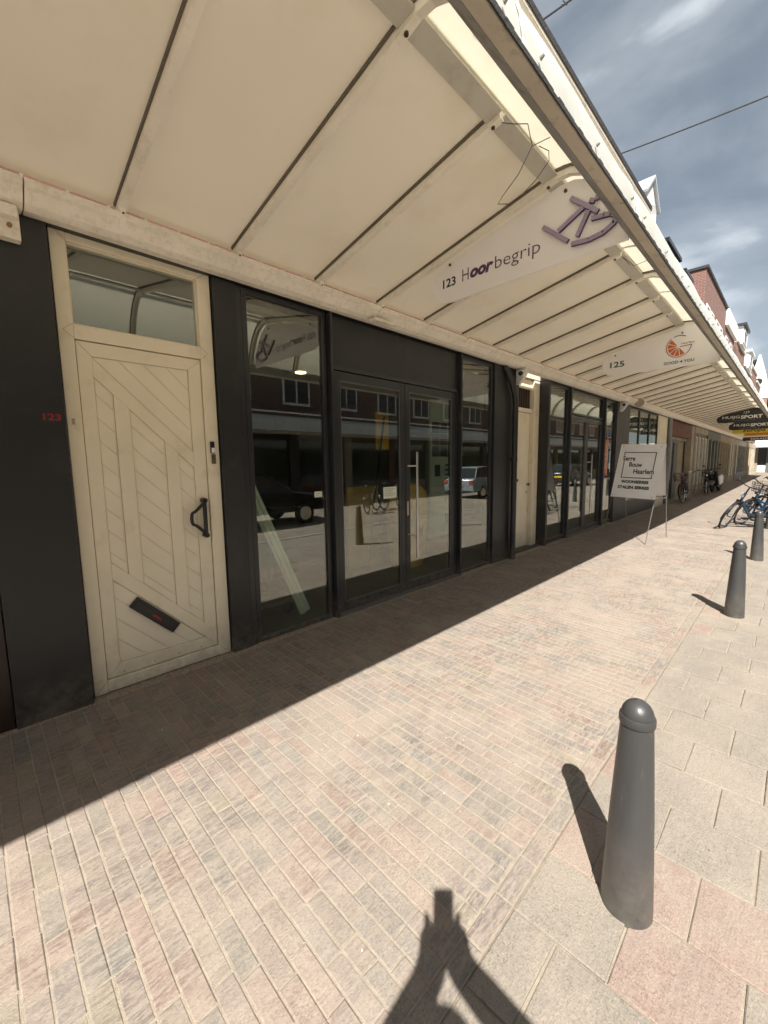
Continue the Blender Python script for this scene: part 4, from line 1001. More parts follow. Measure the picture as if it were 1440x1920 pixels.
text('Europa', 0.85, 0.22, (1.25, 27.484, 2.80), '-y', txt_blk, ys_, shear=0.4, bold=0.02)
bs3 = hang_sign(31.0, [(1.05, 2.52), (2.42, 2.52), (2.42, 2.72), (1.05, 2.72), (1.0, 2.62)], signb, 'small dark sign with pale capitals lowest in the stack of far signs')
text('SIERADEN', 0.9, 0.10, (1.35, 30.984, 2.57), '-y', txt_wht, bs3)

# wall lamps / cameras under the beam
def floodcam(y, label, big=False):
    r_ = empty('security_camera', (0.17, y, 2.86), label, 'camera')
    q = MB(); q.prism([(0.09, 2.968), (0.26, 2.968), (0.26, 2.90), (0.20, 2.80), (0.14, 2.74), (0.09, 2.74)], y-0.045, y+0.02); obj('bracket', q, white, r_, bevel=0.006)
    q = MB(); q.tube([(0.20, y-0.045, 2.90), (0.21, y-0.13, 2.885)], [0.055, 0.05], 16); obj('housing', q, white, r_, smooth=True)
    q = MB(); q.tube([(0.21, y-0.131, 2.885), (0.212, y-0.14, 2.883)], 0.036, 14); obj('lens', q, black, r_); return r_
floodcam(6.22, 'white camera under the beam beside the black drainpipe')
floodcam(11.55, 'white camera under the beam at the grey pillar')
sp_ = empty('loudspeaker', (0.3, 12.4, 2.98), 'round cream horn speaker on the canopy beam', 'speaker')
q = MB(); q.tube([(0.24, 12.55, 3.04), (0.28, 12.42, 3.02), (0.31, 12.34, 3.01)], [0.06, 0.085, 0.125], 18); obj('horn', q, white_p, sp_, smooth=True)
q = MB(); q.tube([(0.312, 12.333, 3.01), (0.314, 12.325, 3.01)], 0.11, 18); obj('grille', q, beige, sp_)

# bent wire left hanging from a rib, and one further on
def wirehang(pts, label):
    q = MB()
    for p in pts: q.tube(p, 0.0024, 5)
    return obj('hanging_wire', q, mat('wire_rust', (0.05, 0.035, 0.025), 0.7), label=label, cat='wire')
wy = 2.30
wirehang([[(1.985, wy, 3.44), (2.03, wy+0.06, 3.44), (2.09, wy+0.10, 3.43)], [(2.09, wy+0.10, 3.43), (2.10, wy+0.14, 3.33)], [(2.10, wy+0.14, 3.33), (2.19, wy+0.17, 3.345)],
          [(2.10, wy+0.14, 3.33), (2.02, wy+0.14, 3.22), (1.93, wy+0.12, 3.13), (1.90, wy+0.12, 3.10), (1.97, wy+0.13, 3.075), (2.03, wy+0.15, 3.10), (2.10, wy+0.2, 3.18), (2.165, wy+0.22, 3.26), (2.17, wy+0.2, 3.30), (2.13, wy+0.16, 3.325)]],
         'bent rusty wire loop dangling from the second rib under the canopy')
wirehang([[(1.99, 4.53, 3.45), (2.08, 4.6, 3.36)], [(2.08, 4.6, 3.36), (2.2, 4.66, 3.40)], [(1.99, 4.53, 3.45), (2.05, 4.58, 3.37)]], 'short bent wire at the rib between the two pale signs')
# span wires over the street
def span(y, z0, zs, r_, label, knots=()):
    q = MB(); pts = []
    for i in range(25):
        t = i/24; x = -0.05+14.0*t; pts.append((x, y, z0+(zs[1]-z0)*t-zs[0]*4*t*(1-t)))
    q.tube(pts, r_, 6)
    o = obj('span_wire', q, mat('cable', (0.05, 0.05, 0.055), 0.5), label=label, cat='wire', group='wires across the street')
    kk = MB()
    for x in knots:
        i = x/14*24; a = pts[int(i)]; kk.tube([(x, y, a[2]+0.045), (x+0.05, y, a[2]-0.035)], 0.010, 5); kk.sphere((x, y, a[2]), 0.018, 8, 5)
    if knots: obj('knot', kk, mat('cable', (0.05, 0.05, 0.055)), o)
    return o
span(10.0, 7.79, (0.45, 7.9), 0.013, 'thin straight overhead wire, the lower of the two')
span(6.0, 7.45, (0.28, 7.6), 0.013, 'overhead wire with barb-like knots near the top edge', knots=(0.72, 0.92, 1.15))

# ------------------------------------------------------------------ bollards
def bollard():
    r_ = empty('bollard', (0, 0, 0))
    q = MB(); q.lathe([(0.0837, -0.05), (0.0846, 0.0), (0.0841, 0.03), (0.0774, 0.20), (0.0694, 0.38), (0.0579, 0.60), (0.0512, 0.718)], seg=36)
    obj('shaft', q, boll_m, r_, smooth=True)
    q = MB(); q.lathe([(0.0512, 0.7185), (0.0556, 0.7195), (0.0568, 0.724), (0.0568, 0.742), (0.0552, 0.7475), (0.0490, 0.749)], seg=36); obj('collar', q, boll_m, r_, smooth=True)
    q = MB(); q.lathe([(0.0503, 0.7495)]+[(0.0506*math.cos(R(a)), 0.750+0.053*math.sin(R(a))) for a in (6, 15, 25, 38, 50, 62, 74, 84)]+[(0.0009, 0.8062)], seg=36); obj('dome', q, boll_m, r_, smooth=True)
    return r_
bp_ = bollard()
bl_lab = ['grey bollard standing nearest, at the right foreground', 'second grey bollard, behind the nearest one', 'third grey bollard cut by the right edge, in front of the blue bicycles',
          'bollard behind the photographer', 'fourth bollard beside the blue bicycles', 'fifth bollard farther along', 'sixth bollard far along the kerb']
for i, yb in enumerate((1.572, 5.51, 8.84, -2.4, 13.0, 17.0, 21.0)):
    o = bp_ if i == 0 else copy_tree(bp_)
    o.location = (2.968 if i == 0 else 2.945, yb, gz(3)); o.rotation_euler = (R((0.0, 0.5, -0.9, 1.2, -1.0, 1.1, 0.6)[i]), R((0.0, -0.6, 0.8, 0.5, -1.2, 0.4, 1.0)[i]), i); props(o, bl_lab[i], 'bollard', 'grey bollards along the tiles')

# ------------------------------------------------------------------ sign board (easel)
ez = empty('sandwich_board', (1.05, 9.45, 0), 'white A-frame advertising board for conservatories on thin steel legs', 'sign board')
eb = mat('board_white', (0.84, 0.83, 0.83), 0.45, var=0.04)
T0, T1 = Vector((0.770, 9.40, 1.86)), Vector((1.515, 9.40, 1.83))
F0, F1 = Vector((0.632, 8.88, -0.02)), Vector((1.377, 8.88, -0.037))
B0, B1 = Vector((0.765, 10.06, -0.02)), Vector((1.492, 10.04, -0.04))
def lerp(a, b, t): return a+(b-a)*t
P = [T0, T1, lerp(T1, F1, 0.560), lerp(T0, F0, 0.545)]
P = [p+Vector((0, -0.030, -0.006)) for p in P]
q = MB(); n_ = (P[1]-P[0]).cross(P[3]-P[0]).normalized()
if n_.y > 0: n_ = -n_
ux_ = (P[1]-P[0]).normalized(); P[2] = P[1]+(P[3]-P[0]); vx_ = (P[0]-P[3]).normalized()
ext = [P[0]-ux_*0.012+vx_*0.012, P[1]+ux_*0.012+vx_*0.012, P[2]+ux_*0.012, P[3]-ux_*0.012]
q.add([p for p in ext]+[p+n_*0.004 for p in ext], [(0, 1, 2, 3), (7, 6, 5, 4), (0, 4, 5, 1), (1, 5, 6, 2), (2, 6, 7, 3), (3, 7, 4, 0)]); fp = obj('front_panel', q, eb, ez)
Bq = [T0+Vector((0, 0.014, 0)), T1+Vector((0, 0.014, 0)), lerp(T1, B1, 0.53)+Vector((0, 0.014, 0)), lerp(T0, B0, 0.53)+Vector((0, 0.014, 0))]
n2_ = Vector((0, 1, 0.3)).normalized()
q = MB(); q.add([p for p in Bq]+[p+n2_*0.004 for p in Bq], [(0, 1, 2, 3), (7, 6, 5, 4), (0, 4, 5, 1), (1, 5, 6, 2), (2, 6, 7, 3), (3, 7, 4, 0)]); obj('back_panel', q, eb, ez)
for a, b in ((T0, F0), (T1, F1), (T0, B0), (T1, B1)):
    q = MB(); q.tube([a, b], 0.0085, 6); obj('leg', q, gmetal, ez)
q = MB(); q.tube([T0, T1], 0.009, 6); q.tube([lerp(T0, F0, .55), lerp(T1, F1, .56)], 0.008, 6); q.tube([lerp(T0, B0, .55), lerp(T1, B1, .55)], 0.008, 6)
q.tube([lerp(T1, F1, .56), lerp(T1, B1, .55)], 0.007, 6); q.tube([lerp(T0, F0, .55), lerp(T0, B0, .55)], 0.007, 6); obj('crossbar', q, gmetal, ez)
# lettering mapped onto the panel plane
U_ = (P[1]-P[0]); V_ = (lerp(P[0], P[1], 0.0)-P[3]); Un = U_.normalized(); Vn = (V_-Un*V_.dot(Un)).normalized(); Nn = Un.cross(Vn)
FM = Matrix((Un, Vn, Nn)).transposed()
shear_x = (P[0]-P[3]).dot(Un)/ (P[0]-P[3]).dot(Vn)
hh_ = (P[0]-P[3]).dot(Vn); ww_ = U_.length
def bp2(u, v):   # u,v in 0..1 from lower left on the panel
    return lerp(lerp(P[3], P[2], u), lerp(P[0], P[1], u), v)+n_*0.007
def ptext(s, u, v, wd, ht, **k):
    o = text(s, wd, ht, bp2(u, v), FM, txt_blk, ez, depth=0.001, **k); return o
def pbar(a, b, w_):
    A = bp2(*a); B = bp2(*b); d = (B-A).normalized(); s_ = n_.cross(d).normalized()
    q = MB(); c_ = [A-s_*w_/2-d*w_/2, B-s_*w_/2+d*w_/2, B+s_*w_/2+d*w_/2, A+s_*w_/2-d*w_/2]
    q.add(c_+[p+n_*0.001 for p in c_], [(0, 1, 2, 3), (7, 6, 5, 4), (0, 4, 5, 1), (1, 5, 6, 2), (2, 6, 7, 3), (3, 7, 4, 0)]); obj('printed_frame', q, txt_blk, ez)
bw = 0.014
pbar((0.115, 0.855), (0.835, 0.855), bw); pbar((0.835, 0.855), (0.835, 0.52), bw); pbar((0.835, 0.435), (0.835, 0.375), bw); pbar((0.14, 0.375), (0.835, 0.375), bw); pbar((0.115, 0.855), (0.115, 0.80), bw); pbar((0.135, 0.68), (0.145, 0.375), bw)
ptext('Serre', 0.10, 0.695, 0.215, 0.095, bold=0.022, shear=-0.05); ptext('Bouw', 0.27, 0.580, 0.225, 0.095, bold=0.022, shear=-0.05); ptext('Haarlem', 0.40, 0.452, 0.35, 0.098, bold=0.022, shear=-0.05)
ptext('WOONSERRES', 0.16, 0.27, 0.475, 0.062, bold=0.045, shear=-0.05); ptext('STALEN SERRES', 0.11, 0.165, 0.54, 0.062, bold=0.045, shear=-0.05)
q = MB()
for (u, v) in ((0.05, 0.965), (0.92, 0.965), (0.03, 0.035), (0.93, 0.035)):
    A = bp2(u, v); q.tube([A, A+n_*0.004], 0.009, 8)
obj('screw', q, gmetal, ez)

# ------------------------------------------------------------------ bicycles
def wheel(c, r_, parent, name='wheel', steer=None):
    q = MB(); q.ring(c, r_-0.022, 0.021, 'y', 36, 8); tyre = obj(name, q, rubber, parent, smooth=True)
    q = MB(); q.ring(c, r_-0.045, 0.010, 'y', 36, 6); obj('rim', q, chrome, tyre, smooth=True)
    q = MB()
    for i in range(20):
        a = 2*math.pi*i/20; q.tube([(c[0]+0.02*math.cos(a+1), c[1]+(0.025 if i % 2 else -0.025), c[2]+0.02*math.sin(a+1)), (c[0]+(r_-0.045)*math.cos(a), c[1], c[2]+(r_-0.045)*math.sin(a))], 0.0013, 4)
    q.tube([(c[0], c[1]-0.05, c[2]), (c[0], c[1]+0.05, c[2])], 0.022, 10); obj('spokes', q, gmetal, tyre); return tyre
def bicycle(frame_col, label, basket=False, suspension=True, steer=0.0, mname='bike_paint', group=None, chrome_bar=False):
    r_ = empty('bicycle', (0, 0, 0), label, 'bicycle', group)
    pm = mat(mname, frame_col, 0.3, var=0.05, coat=0.15); wr = 0.345
    wheel((-0.53, 0, wr), wr, r_)
    BB = (-0.08, 0, 0.29); HT = (0.42, 0, 0.90); HB = (0.46, 0, 0.72); ST = (-0.22, 0, 0.80); R_ = (-0.53, 0, wr); FWc = (0.62, 0, wr)
    q = MB(); q.tube([HT, HB], 0.028, 10); q.tube([HB, (0.20, 0, 0.40), BB], 0.030, 10); q.tube([HB, (0.30, 0, 0.60), (0.0, 0, 0.50), (-0.13, 0, 0.47)], 0.023, 10); q.tube([ST, BB], 0.022, 10)
    for s_ in (-1, 1): q.tube([BB, (R_[0], 0.05*s_, R_[2])], 0.013, 6); q.tube([(-0.19, 0, 0.68), (R_[0], 0.05*s_, R_[2])], 0.011, 6)
    obj('frame', q, pm, r_, smooth=True)
    q = MB(); q.box(-0.38, -0.10, -0.085, 0.085, 0.93, 0.95); q.sphere((-0.30, 0, 0.965), 0.11, 12, 8, (1.1, 1.0, 0.35)); q.sphere((-0.14, 0, 0.958), 0.055, 10, 6, (1.6, 0.6, 0.35)); q.tube([ST, (-0.25, 0, 0.93)], 0.014, 8); obj('saddle', q, black, r_, smooth=True)
    # steering group turns about the head
    Sg = Matrix.Translation(Vector(HB)) @ Matrix.Rotation(steer, 4, Vector((-0.05, 0, 0.2)).normalized()) @ Matrix.Translation(-Vector(HB))
    def T(p): return Sg @ Vector(p)
    def tb(q, pts, r, s=8): q.tube([T(p) for p in pts], r, s)
    q = MB()
    q2 = MB(); q2.ring(FWc, wr-0.022, 0.021, 'y', 36, 8); q2.v = [tuple(T(v)) for v in q2.v]; ty = obj('wheel', q2, rubber, r_, smooth=True)
    q2 = MB(); q2.ring(FWc, wr-0.045, 0.010, 'y', 36, 6); q2.v = [tuple(T(v)) for v in q2.v]; obj('rim', q2, chrome, ty, smooth=True)
    q2 = MB()
    for i in range(20):
        a = 2*math.pi*i/20; tb(q2, [(FWc[0], (0.025 if i % 2 else -0.025), FWc[2]), (FWc[0]+(wr-0.045)*math.cos(a), 0, FWc[2]+(wr-0.045)*math.sin(a))], 0.0013, 4)
    tb(q2, [(FWc[0], -0.05, FWc[2]), (FWc[0], 0.05, FWc[2])], 0.024, 10); obj('spokes', q2, gmetal, ty)
    q = MB(); fk = 0.019 if suspension else 0.012
    for s_ in (-1, 1): tb(q, [(0.475, 0.055*s_, 0.69), (0.545, 0.058*s_, 0.50), (0.615, 0.058*s_, 0.345)], [fk, fk, fk*0.75])
    tb(q, [(0.475, -0.07, 0.70), (0.475, 0.07, 0.70)], 0.022); obj('fork', q, black if suspension else pm, r_, smooth=True)
    q = MB(); tb(q, [HT, (0.385, 0, 1.04)], 0.016); tb(q, [(0.385, 0, 1.04), (0.41, 0.09, 1.06), (0.33, 0.26, 1.09), (0.20, 0.31, 1.07)], 0.012); tb(q, [(0.385, 0, 1.04), (0.41, -0.09, 1.06), (0.33, -0.26, 1.09), (0.20, -0.31, 1.07)], 0.012)
    obj('handlebar', q, chrome if chrome_bar else black, r_, smooth=True)
    for s_ in (-1, 1):
        q = MB(); tb(q, [(0.27, 0.285*s_, 1.085), (0.17, 0.315*s_, 1.066)], 0.018); obj('grip', q, rubber, r_)
        q = MB(); tb(q, [(0.33, 0.25*s_, 1.08), (0.30, 0.33*s_, 1.04)], 0.008); obj('brake_lever', q, rubber, r_)
    q = MB(); tb(q, [(0.50, 0, 0.86), (0.55, 0, 0.86)], [0.03, 0.035], 10); tb(q, [(0.44, 0, 0.86), (0.50, 0, 0.86)], 0.012); obj('headlight', q, chrome, r_)
    # mudguards, rack, chain case, cranks, stand
    q = MB()
    def guard(cx, a0, a1, tr):
        pts = [(cx+(wr+0.018)*math.cos(R(a)), 0, wr+(wr+0.018)*math.sin(R(a))) for a in range(a0, a1+1, 15)]
        for a, b in zip(pts[:-1], pts[1:]):
            a, b = Vector(a), Vector(b); vs = [a+Vector((0, -0.028, 0)), a+Vector((0, 0.028, 0)), b+Vector((0, 0.028, 0)), b+Vector((0, -0.028, 0))]
            vs2 = [v+(Vector((cx, 0, wr))-v).normalized()*0.006 for v in vs]
            vv = [tr(v) for v in vs+vs2]; q.add(vv, [(0, 1, 2, 3), (7, 6, 5, 4), (0, 4, 5, 1), (1, 5, 6, 2), (2, 6, 7, 3), (3, 7, 4, 0)])
    guard(-0.53, 15, 195, lambda v: v); obj('mudguard', q, black, r_)
    q = MB(); guard(0.62, 0, 165, T); obj('mudguard', q, black, r_)
    q = MB(); q.box(-0.80, -0.32, -0.06, -0.045, 0.735, 0.75); q.box(-0.80, -0.32, 0.045, 0.06, 0.735, 0.75)
    for xx in (-0.78, -0.62, -0.45, -0.34): q.box(xx, xx+0.015, -0.045, 0.045, 0.736, 0.749)
    for s_ in (-1, 1): q.tube([(-0.70, 0.055*s_, 0.74), (-0.53, 0.06*s_, 0.345)], 0.007, 6)
    obj('luggage_rack', q, black, r_)
    q = MB(); q.box(-0.55, 0.02, -0.052, -0.03, 0.24, 0.40); q.tube([(BB[0], -0.10, BB[2]), (BB[0], 0.10, BB[2])], 0.02, 8)
    q.tube([(BB[0], -0.10, BB[2]), (BB[0]+0.12, -0.10, BB[2]-0.12)], 0.01, 6); q.tube([(BB[0], 0.10, BB[2]), (BB[0]-0.12, 0.10, BB[2]+0.12)], 0.01, 6); q.box(BB[0]+0.07, BB[0]+0.17, -0.19, -0.11, BB[2]-0.135, BB[2]-0.11); q.box(BB[0]-0.17, BB[0]-0.07, 0.11, 0.19, BB[2]+0.105, BB[2]+0.13)
    obj('crank', q, black, r_)
    q = MB(); q.tube([(-0.38, 0.04, 0.27), (-0.42, 0.17, 0.015)], 0.009, 6); obj('kickstand', q, gmetal, r_)
    if basket:
        q = MB(); x0_, x1_, z0_, z1_ = 0.50, 0.80, 0.80, 1.03
        for i in range(5):
            z = z0_+(z1_-z0_)*i/4; w0 = 0.16+0.03*i/4
            for a, b in (((x0_, -w0), (x1_, -w0)), ((x1_, -w0), (x1_, w0)), ((x1_, w0), (x0_, w0)), ((x0_, w0), (x0_, -w0))): tb(q, [(a[0], a[1], z), (b[0], b[1], z)], 0.006, 4)
        for i in range(7):
            t = i/6
            for s_ in (-1, 1): tb(q, [(x0_+(x1_-x0_)*t, 0.16*s_, z0_), (x0_+(x1_-x0_)*t, 0.19*s_, z1_)], 0.005, 4)
            tb(q, [(x1_, -0.16+0.32*t, z0_), (x1_, -0.19+0.38*t, z1_)], 0.005, 4); tb(q, [(x0_, -0.16+0.32*t, z0_), (x1_, -0.16+0.32*t, z0_)], 0.005, 4)
        q.v = [tuple(v) for v in q.v]; obj('basket', q, mat('wicker_dark', (0.05, 0.035, 0.03), 0.8), r_)
    return r_
def place(o, x, y, rz, lean=0.0):
    o.location = (x, y, gz(x)+0.002); o.rotation_euler = Euler((lean, 0, rz), 'XYZ')
blue = (0.006, 0.036, 0.075)
bg_ = 'bicycles parked along the street'
bA = bicycle(blue, 'bright blue city bicycle in front, leaning with its wheel turned, right edge', steer=R(28), mname='blue_paint', group=bg_); place(bA, 2.60, 12.80, R(226), R(-20))
bB = bicycle(blue, 'second blue bicycle, just behind the front one at the right edge', steer=R(22), mname='blue_paint', group=bg_); place(bB, 2.86, 13.75, R(222), R(-17))
bD = bicycle((0.03, 0.03, 0.035), 'dark bicycle parked behind the two blue ones', steer=R(20), mname='dark_paint', group=bg_, basket=True); place(bD, 3.15, 14.7, R(215), R(-8))
bE = bicycle((0.045, 0.025, 0.025), 'dark bicycle with front crate leaning at the zinc downpipe', basket=True, suspension=False, mname='maroon_paint', chrome_bar=True, steer=R(-12), group=bg_); place(bE, 0.42, 18.75, R(-86), R(4))
bF = bicycle((0.02, 0.02, 0.022), 'black bicycle facing the camera beside the scooter', basket=True, mname='dark_paint', steer=R(4), group=bg_); place(bF, 0.50, 23.2, R(-80), R(3))

# scooter
sco = empty('scooter', (0, 0, 0), 'black and white moped scooter parked at the shop fronts', 'scooter')
q = MB(); q.ring((0.62, 0, 0.25), 0.19, 0.06, 'y', 28, 8); obj('wheel', q, rubber, sco, smooth=True)
q = MB(); q.ring((-0.60, 0, 0.25), 0.19, 0.065, 'y', 28, 8); obj('wheel', q, rubber, sco, smooth=True)
q = MB(); q.prism([(0.33, 0.30), (0.40, 0.28), (0.56, 0.95), (0.48, 1.0)], -0.22, 0.22); q.prism([(-0.25, 0.26), (0.36, 0.26), (0.36, 0.33), (-0.25, 0.33)], -0.16, 0.16); obj('leg_shield', q, black, sco, bevel=0.03)
q = MB(); q.prism([(-0.85, 0.62), (-0.70, 0.38), (-0.2, 0.30), (-0.12, 0.72), (-0.80, 0.80)], -0.17, 0.17); obj('body', q, white, sco, bevel=0.04)
q = MB(); q.prism([(-0.82, 0.80), (-0.10, 0.73), (-0.08, 0.82), (-0.5, 0.86), (-0.84, 0.90)], -0.14, 0.14); obj('seat', q, black, sco, bevel=0.03)
q = MB(); q.tube([(0.62, 0, 0.25), (0.50, 0, 1.0), (0.47, 0, 1.08)], 0.035, 10); q.tube([(0.42, -0.34, 1.08), (0.48, 0, 1.08), (0.42, 0.34, 1.08)], 0.02, 8); q.tube([(0.46, 0.2, 1.08), (0.44, 0.3, 1.26)], 0.006, 6); q.sphere((0.44, 0.31, 1.27), 0.05, 10, 6, (0.4, 1, 0.8)); q.tube([(0.46, -0.2, 1.08), (0.44, -0.3, 1.26)], 0.006, 6); q.sphere((0.44, -0.31, 1.27), 0.05, 10, 6, (0.4, 1, 0.8)); obj('handlebar', q, black, sco, smooth=True)
q = MB(); q.prism([(0.38, 0.40), (0.62, 0.44), (0.86, 0.34), (0.80, 0.48), (0.60, 0.56), (0.42, 0.50)], -0.09, 0.09); obj('mudguard', q, gmetal, sco, bevel=0.02)
q = MB(); q.sphere((0.57, 0, 0.92), 0.09, 12, 8, (0.5, 1, 1)); obj('headlight', q, chrome, sco, smooth=True)
q = MB(); q.tube([(0.0, 0.12, 0.26), (-0.05, 0.26, 0.02)], 0.012, 6); obj('kickstand', q, gmetal, sco)
sco.location = (0.60, 25.4, gz(0.7)); sco.rotation_euler = (R(6), 0, R(-95))

# ------------------------------------------------------------------ parked cars in the road (mirrored in the glass)
def car(colr, label, x, y, rz, mname, lamp=True):
    r_ = empty('parked_car', (0, 0, 0), label, 'car', 'cars parked across the road')
    pm = mat(mname, colr, 0.25, 0.3, var=0.03, coat=0.8)
    side = [(-2.0, 0.35), (-2.05, 0.62), (-1.98, 0.92), (-1.75, 0.98), (-0.95, 1.03), (0.75, 0.98), (1.55, 0.88), (1.98, 0.70), (2.02, 0.38)]
    def loft(q, prof, w0, w1, zc):
        n = len(prof); vs = []
        for yy_, s_ in ((-w0, 1), (w0, 1)):
            for p in prof:
                k_ = max(0, (p[1]-zc))*w1; vs.append((p[0], yy_-math.copysign(k_, yy_), p[1]))
        q.add(vs, [tuple(range(n)), tuple(range(2*n-1, n-1, -1))]+[(i, i+n, (i+1) % n+n, (i+1) % n) for i in range(n)])
    q = MB(); loft(q, side, 0.86, 0.25, 0.6); obj('body', q, pm, r_, bevel=0.05, smooth=True)
    q = MB(); loft(q, [(-1.80, 0.97), (-1.45, 1.42), (-0.2, 1.47), (0.15, 1.44), (0.85, 0.97)], 0.76, 0.35, 1.0); obj('cabin_glass', q, mat('car_glass', (0.02, 0.025, 0.028), 0.05), r_, bevel=0.04, smooth=True)
    q = MB(); loft(q, [(-1.45, 1.425), (-0.2, 1.475), (0.15, 1.445), (0.1, 1.49), (-0.3, 1.51), (-1.4, 1.46)], 0.62, 0.0, 1.0)
    for s_ in (-1, 1):
        for a, b in (((-1.80, 0.97), (-1.45, 1.43)), ((-0.3, 1.0), (-0.33, 1.47)), ((0.85, 0.97), (0.15, 1.44))): q.tube([(a[0], s_*0.765, a[1]), (b[0], s_*0.615, b[1])], 0.03, 6)
    obj('roof', q, pm, r_, smooth=True)
    for xx in (-1.25, 1.28):
        for s_ in (-1, 1):
            q = MB(); q.ring((xx, s_*0.79, 0.31), 0.235, 0.085, 'y', 28, 8); wh = obj('wheel', q, rubber, r_, smooth=True)
            q = MB(); q.tube([(xx, s_*0.75, 0.31), (xx, s_*0.86, 0.31)], 0.20, 18); obj('hub_cap', q, steel, wh)
    for s_ in (-1, 1):
        q = MB(); q.box(-2.06, -1.98, s_*0.72-0.12, s_*0.72+0.08, 0.68, 0.88); obj('tail_light', q, txt_red, r_, bevel=0.02)
        q = MB(); q.box(1.90, 2.0, s_*0.66-0.14, s_*0.66+0.14, 0.62, 0.78); obj('headlight', q, chrome, r_, bevel=0.02)
    q = MB(); q.box(-2.075, -2.055, -0.26, 0.26, 0.60, 0.71); obj('number_plate', q, mat('plate_yellow', (0.75, 0.5, 0.03), 0.4), r_)
    r_.location = (x, y, -0.16); r_.rotation_euler = (0, 0, rz)
car((0.02, 0.021, 0.024), 'dark hatchback parked across the road, nearest in the window reflections', 7.7, 5.6, R(90), 'car_dark')
car((0.30, 0.35, 0.40), 'silver blue car parked across the road, second in the reflections', 8.0, 18.4, R(92), 'car_silver')
car((0.05, 0.05, 0.055), 'dark grey car parked far up the road', 8.1, 30.0, R(90), 'car_grey')
bH = bicycle((0.02, 0.02, 0.02), 'black bicycle standing across the road before the parked cars', mname='dark_paint', steer=R(15), group=bg_); bH.location = (7.3, 10.0, -0.158); bH.rotation_euler = (R(4), 0, R(60))
bI = bicycle((0.03, 0.10, 0.06), 'green bicycle standing across the road beside the black one', mname='green_paint', steer=R(-15), group=bg_); bI.location = (7.6, 11.3, -0.158); bI.rotation_euler = (R(4), 0, R(75))

# ------------------------------------------------------------------ things inside the shop
pk = empty('leaning_profile', (-0.2, 2.1, 0.04), 'pale moulded plank leaning inside the left shop window', 'plank')
A = Vector((-0.17, 1.77, 1.36)); B = Vector((-0.17, 2.315, 0.06)); d_ = (B-A).normalized(); s_ = Vector((0, d_.z, -d_.y))
q = MB(); q.obox((A+B)/2, d_, s_, (1, 0, 0), (B-A).length/2, 0.058, 0.016); q.obox((A+B)/2+Vector((0.022, 0, 0))+s_*0.02, d_, s_, (1, 0, 0), (B-A).length/2, 0.012, 0.006); q.obox((A+B)/2+Vector((0.022, 0, 0))-s_*0.030, d_, s_, (1, 0, 0), (B-A).length/2, 0.010, 0.006)
obj('moulding', q, mat('plank_pale', (0.78, 0.79, 0.62), 0.6, var=0.12), pk)
yb = empty('yellow_bag', (-0.9, 4.25, 0.04), 'shiny orange yellow sack standing inside the glass door', 'bag')
q = MB(); q.lathe([(0.26, 0.0), (0.30, 0.2), (0.33, 0.55), (0.36, 0.85), (0.33, 1.08), (0.20, 1.20), (0.06, 1.22)], (-0.75, 4.55, 0.04), 20, (0.8, 1)); obj('sack', q, mat('yellow_plastic', (0.80, 0.48, 0.03), 0.25, var=0.2, vscale=9, bump=0.5, bscale=9), yb, smooth=True)
q = MB(); q.box(-0.49, -0.485, 4.45, 4.60, 0.5, 0.9); obj('red_mark', q, txt_red, yb)
ypn = empty('yellow_sign', (-1.0, 3.6, 0.04), 'yellow board on a dark slanted pole inside the left glass door', 'sign')
q = MB(); q.box(-1.02, -1.0, 4.18, 4.44, 1.75, 2.28); obj('board', q, mat('yellow_board', (0.80, 0.45, 0.03), 0.5), ypn)
q = MB(); q.tube([(-0.98, 4.33, 2.22), (-0.95, 4.05, 0.9), (-0.95, 3.95, 0.04)], 0.014, 8); obj('pole', q, black, ypn)
q = MB(); q.box(-1.2, -1.15, 3.75, 4.35, 0.04, 1.22); obj('base_board', q, mat('ochre_board', (0.60, 0.36, 0.06), 0.7), ypn)
pp = empty('poster_stand', (-0.35, 4.8, 0.04), 'grey poster panel with dark photo grid inside the right glass door', 'poster')
q = MB(); q.box(-0.50, -0.47, 4.75, 5.55, 0.45, 2.45); obj('panel', q, mat('panel_grey', (0.42, 0.45, 0.36), 0.7), pp)
for i in range(3):
    for j in range(4):
        q = MB(); q.box(-0.469, -0.466, 4.79+0.19*j, 4.965+0.19*j, 1.98-0.17*i, 2.135-0.17*i); obj('photo', q, mat('photo_dark%d' % ((i*4+j) % 3), ((0.03, 0.02, 0.015), (0.05, 0.035, 0.03), (0.02, 0.02, 0.03))[(i*4+j) % 3], 0.4, var=0.7, vscale=14), pp)
q = MB()
for i in range(7): q.box(-0.469, -0.467, 5.1, 5.1+0.2+0.03*((i*5) % 3), 1.50-0.07*i, 1.525-0.07*i)
q.box(-0.469, -0.466, 4.85, 4.98, 1.35, 1.52); q.box(-0.469, -0.466, 5.1, 5.35, 0.62, 0.78); obj('print_lines', q, txt_blk, pp)
for i, (xx, yy_, c_) in enumerate(((-1.6, 2.35, (0.03, 0.035, 0.03)), (-1.75, 2.95, (0.05, 0.06, 0.05)))):
    bn = empty('waste_bin', (xx, yy_, 0.036), ('tall dark bin inside behind the leaning plank', 'grey green bin inside, right of the tall dark one')[i], 'bin')
    m_ = mat('bin_%d' % i, c_, 0.5)
    q = MB(); q.prism([(xx-0.2, 0.04), (xx+0.2, 0.04), (xx+0.25, 0.95), (xx-0.25, 0.95)], yy_-0.22, yy_+0.22); obj('body', q, m_, bn, bevel=0.02)
    q = MB(); q.box(xx-0.27, xx+0.28, yy_-0.24, yy_+0.24, 0.952, 1.0); obj('lid', q, m_, bn, bevel=0.015)
tr = empty('hand_trolley', (-0.45, 2.0, 0.036), 'low wheeled trolley on the floor inside the left window', 'trolley')
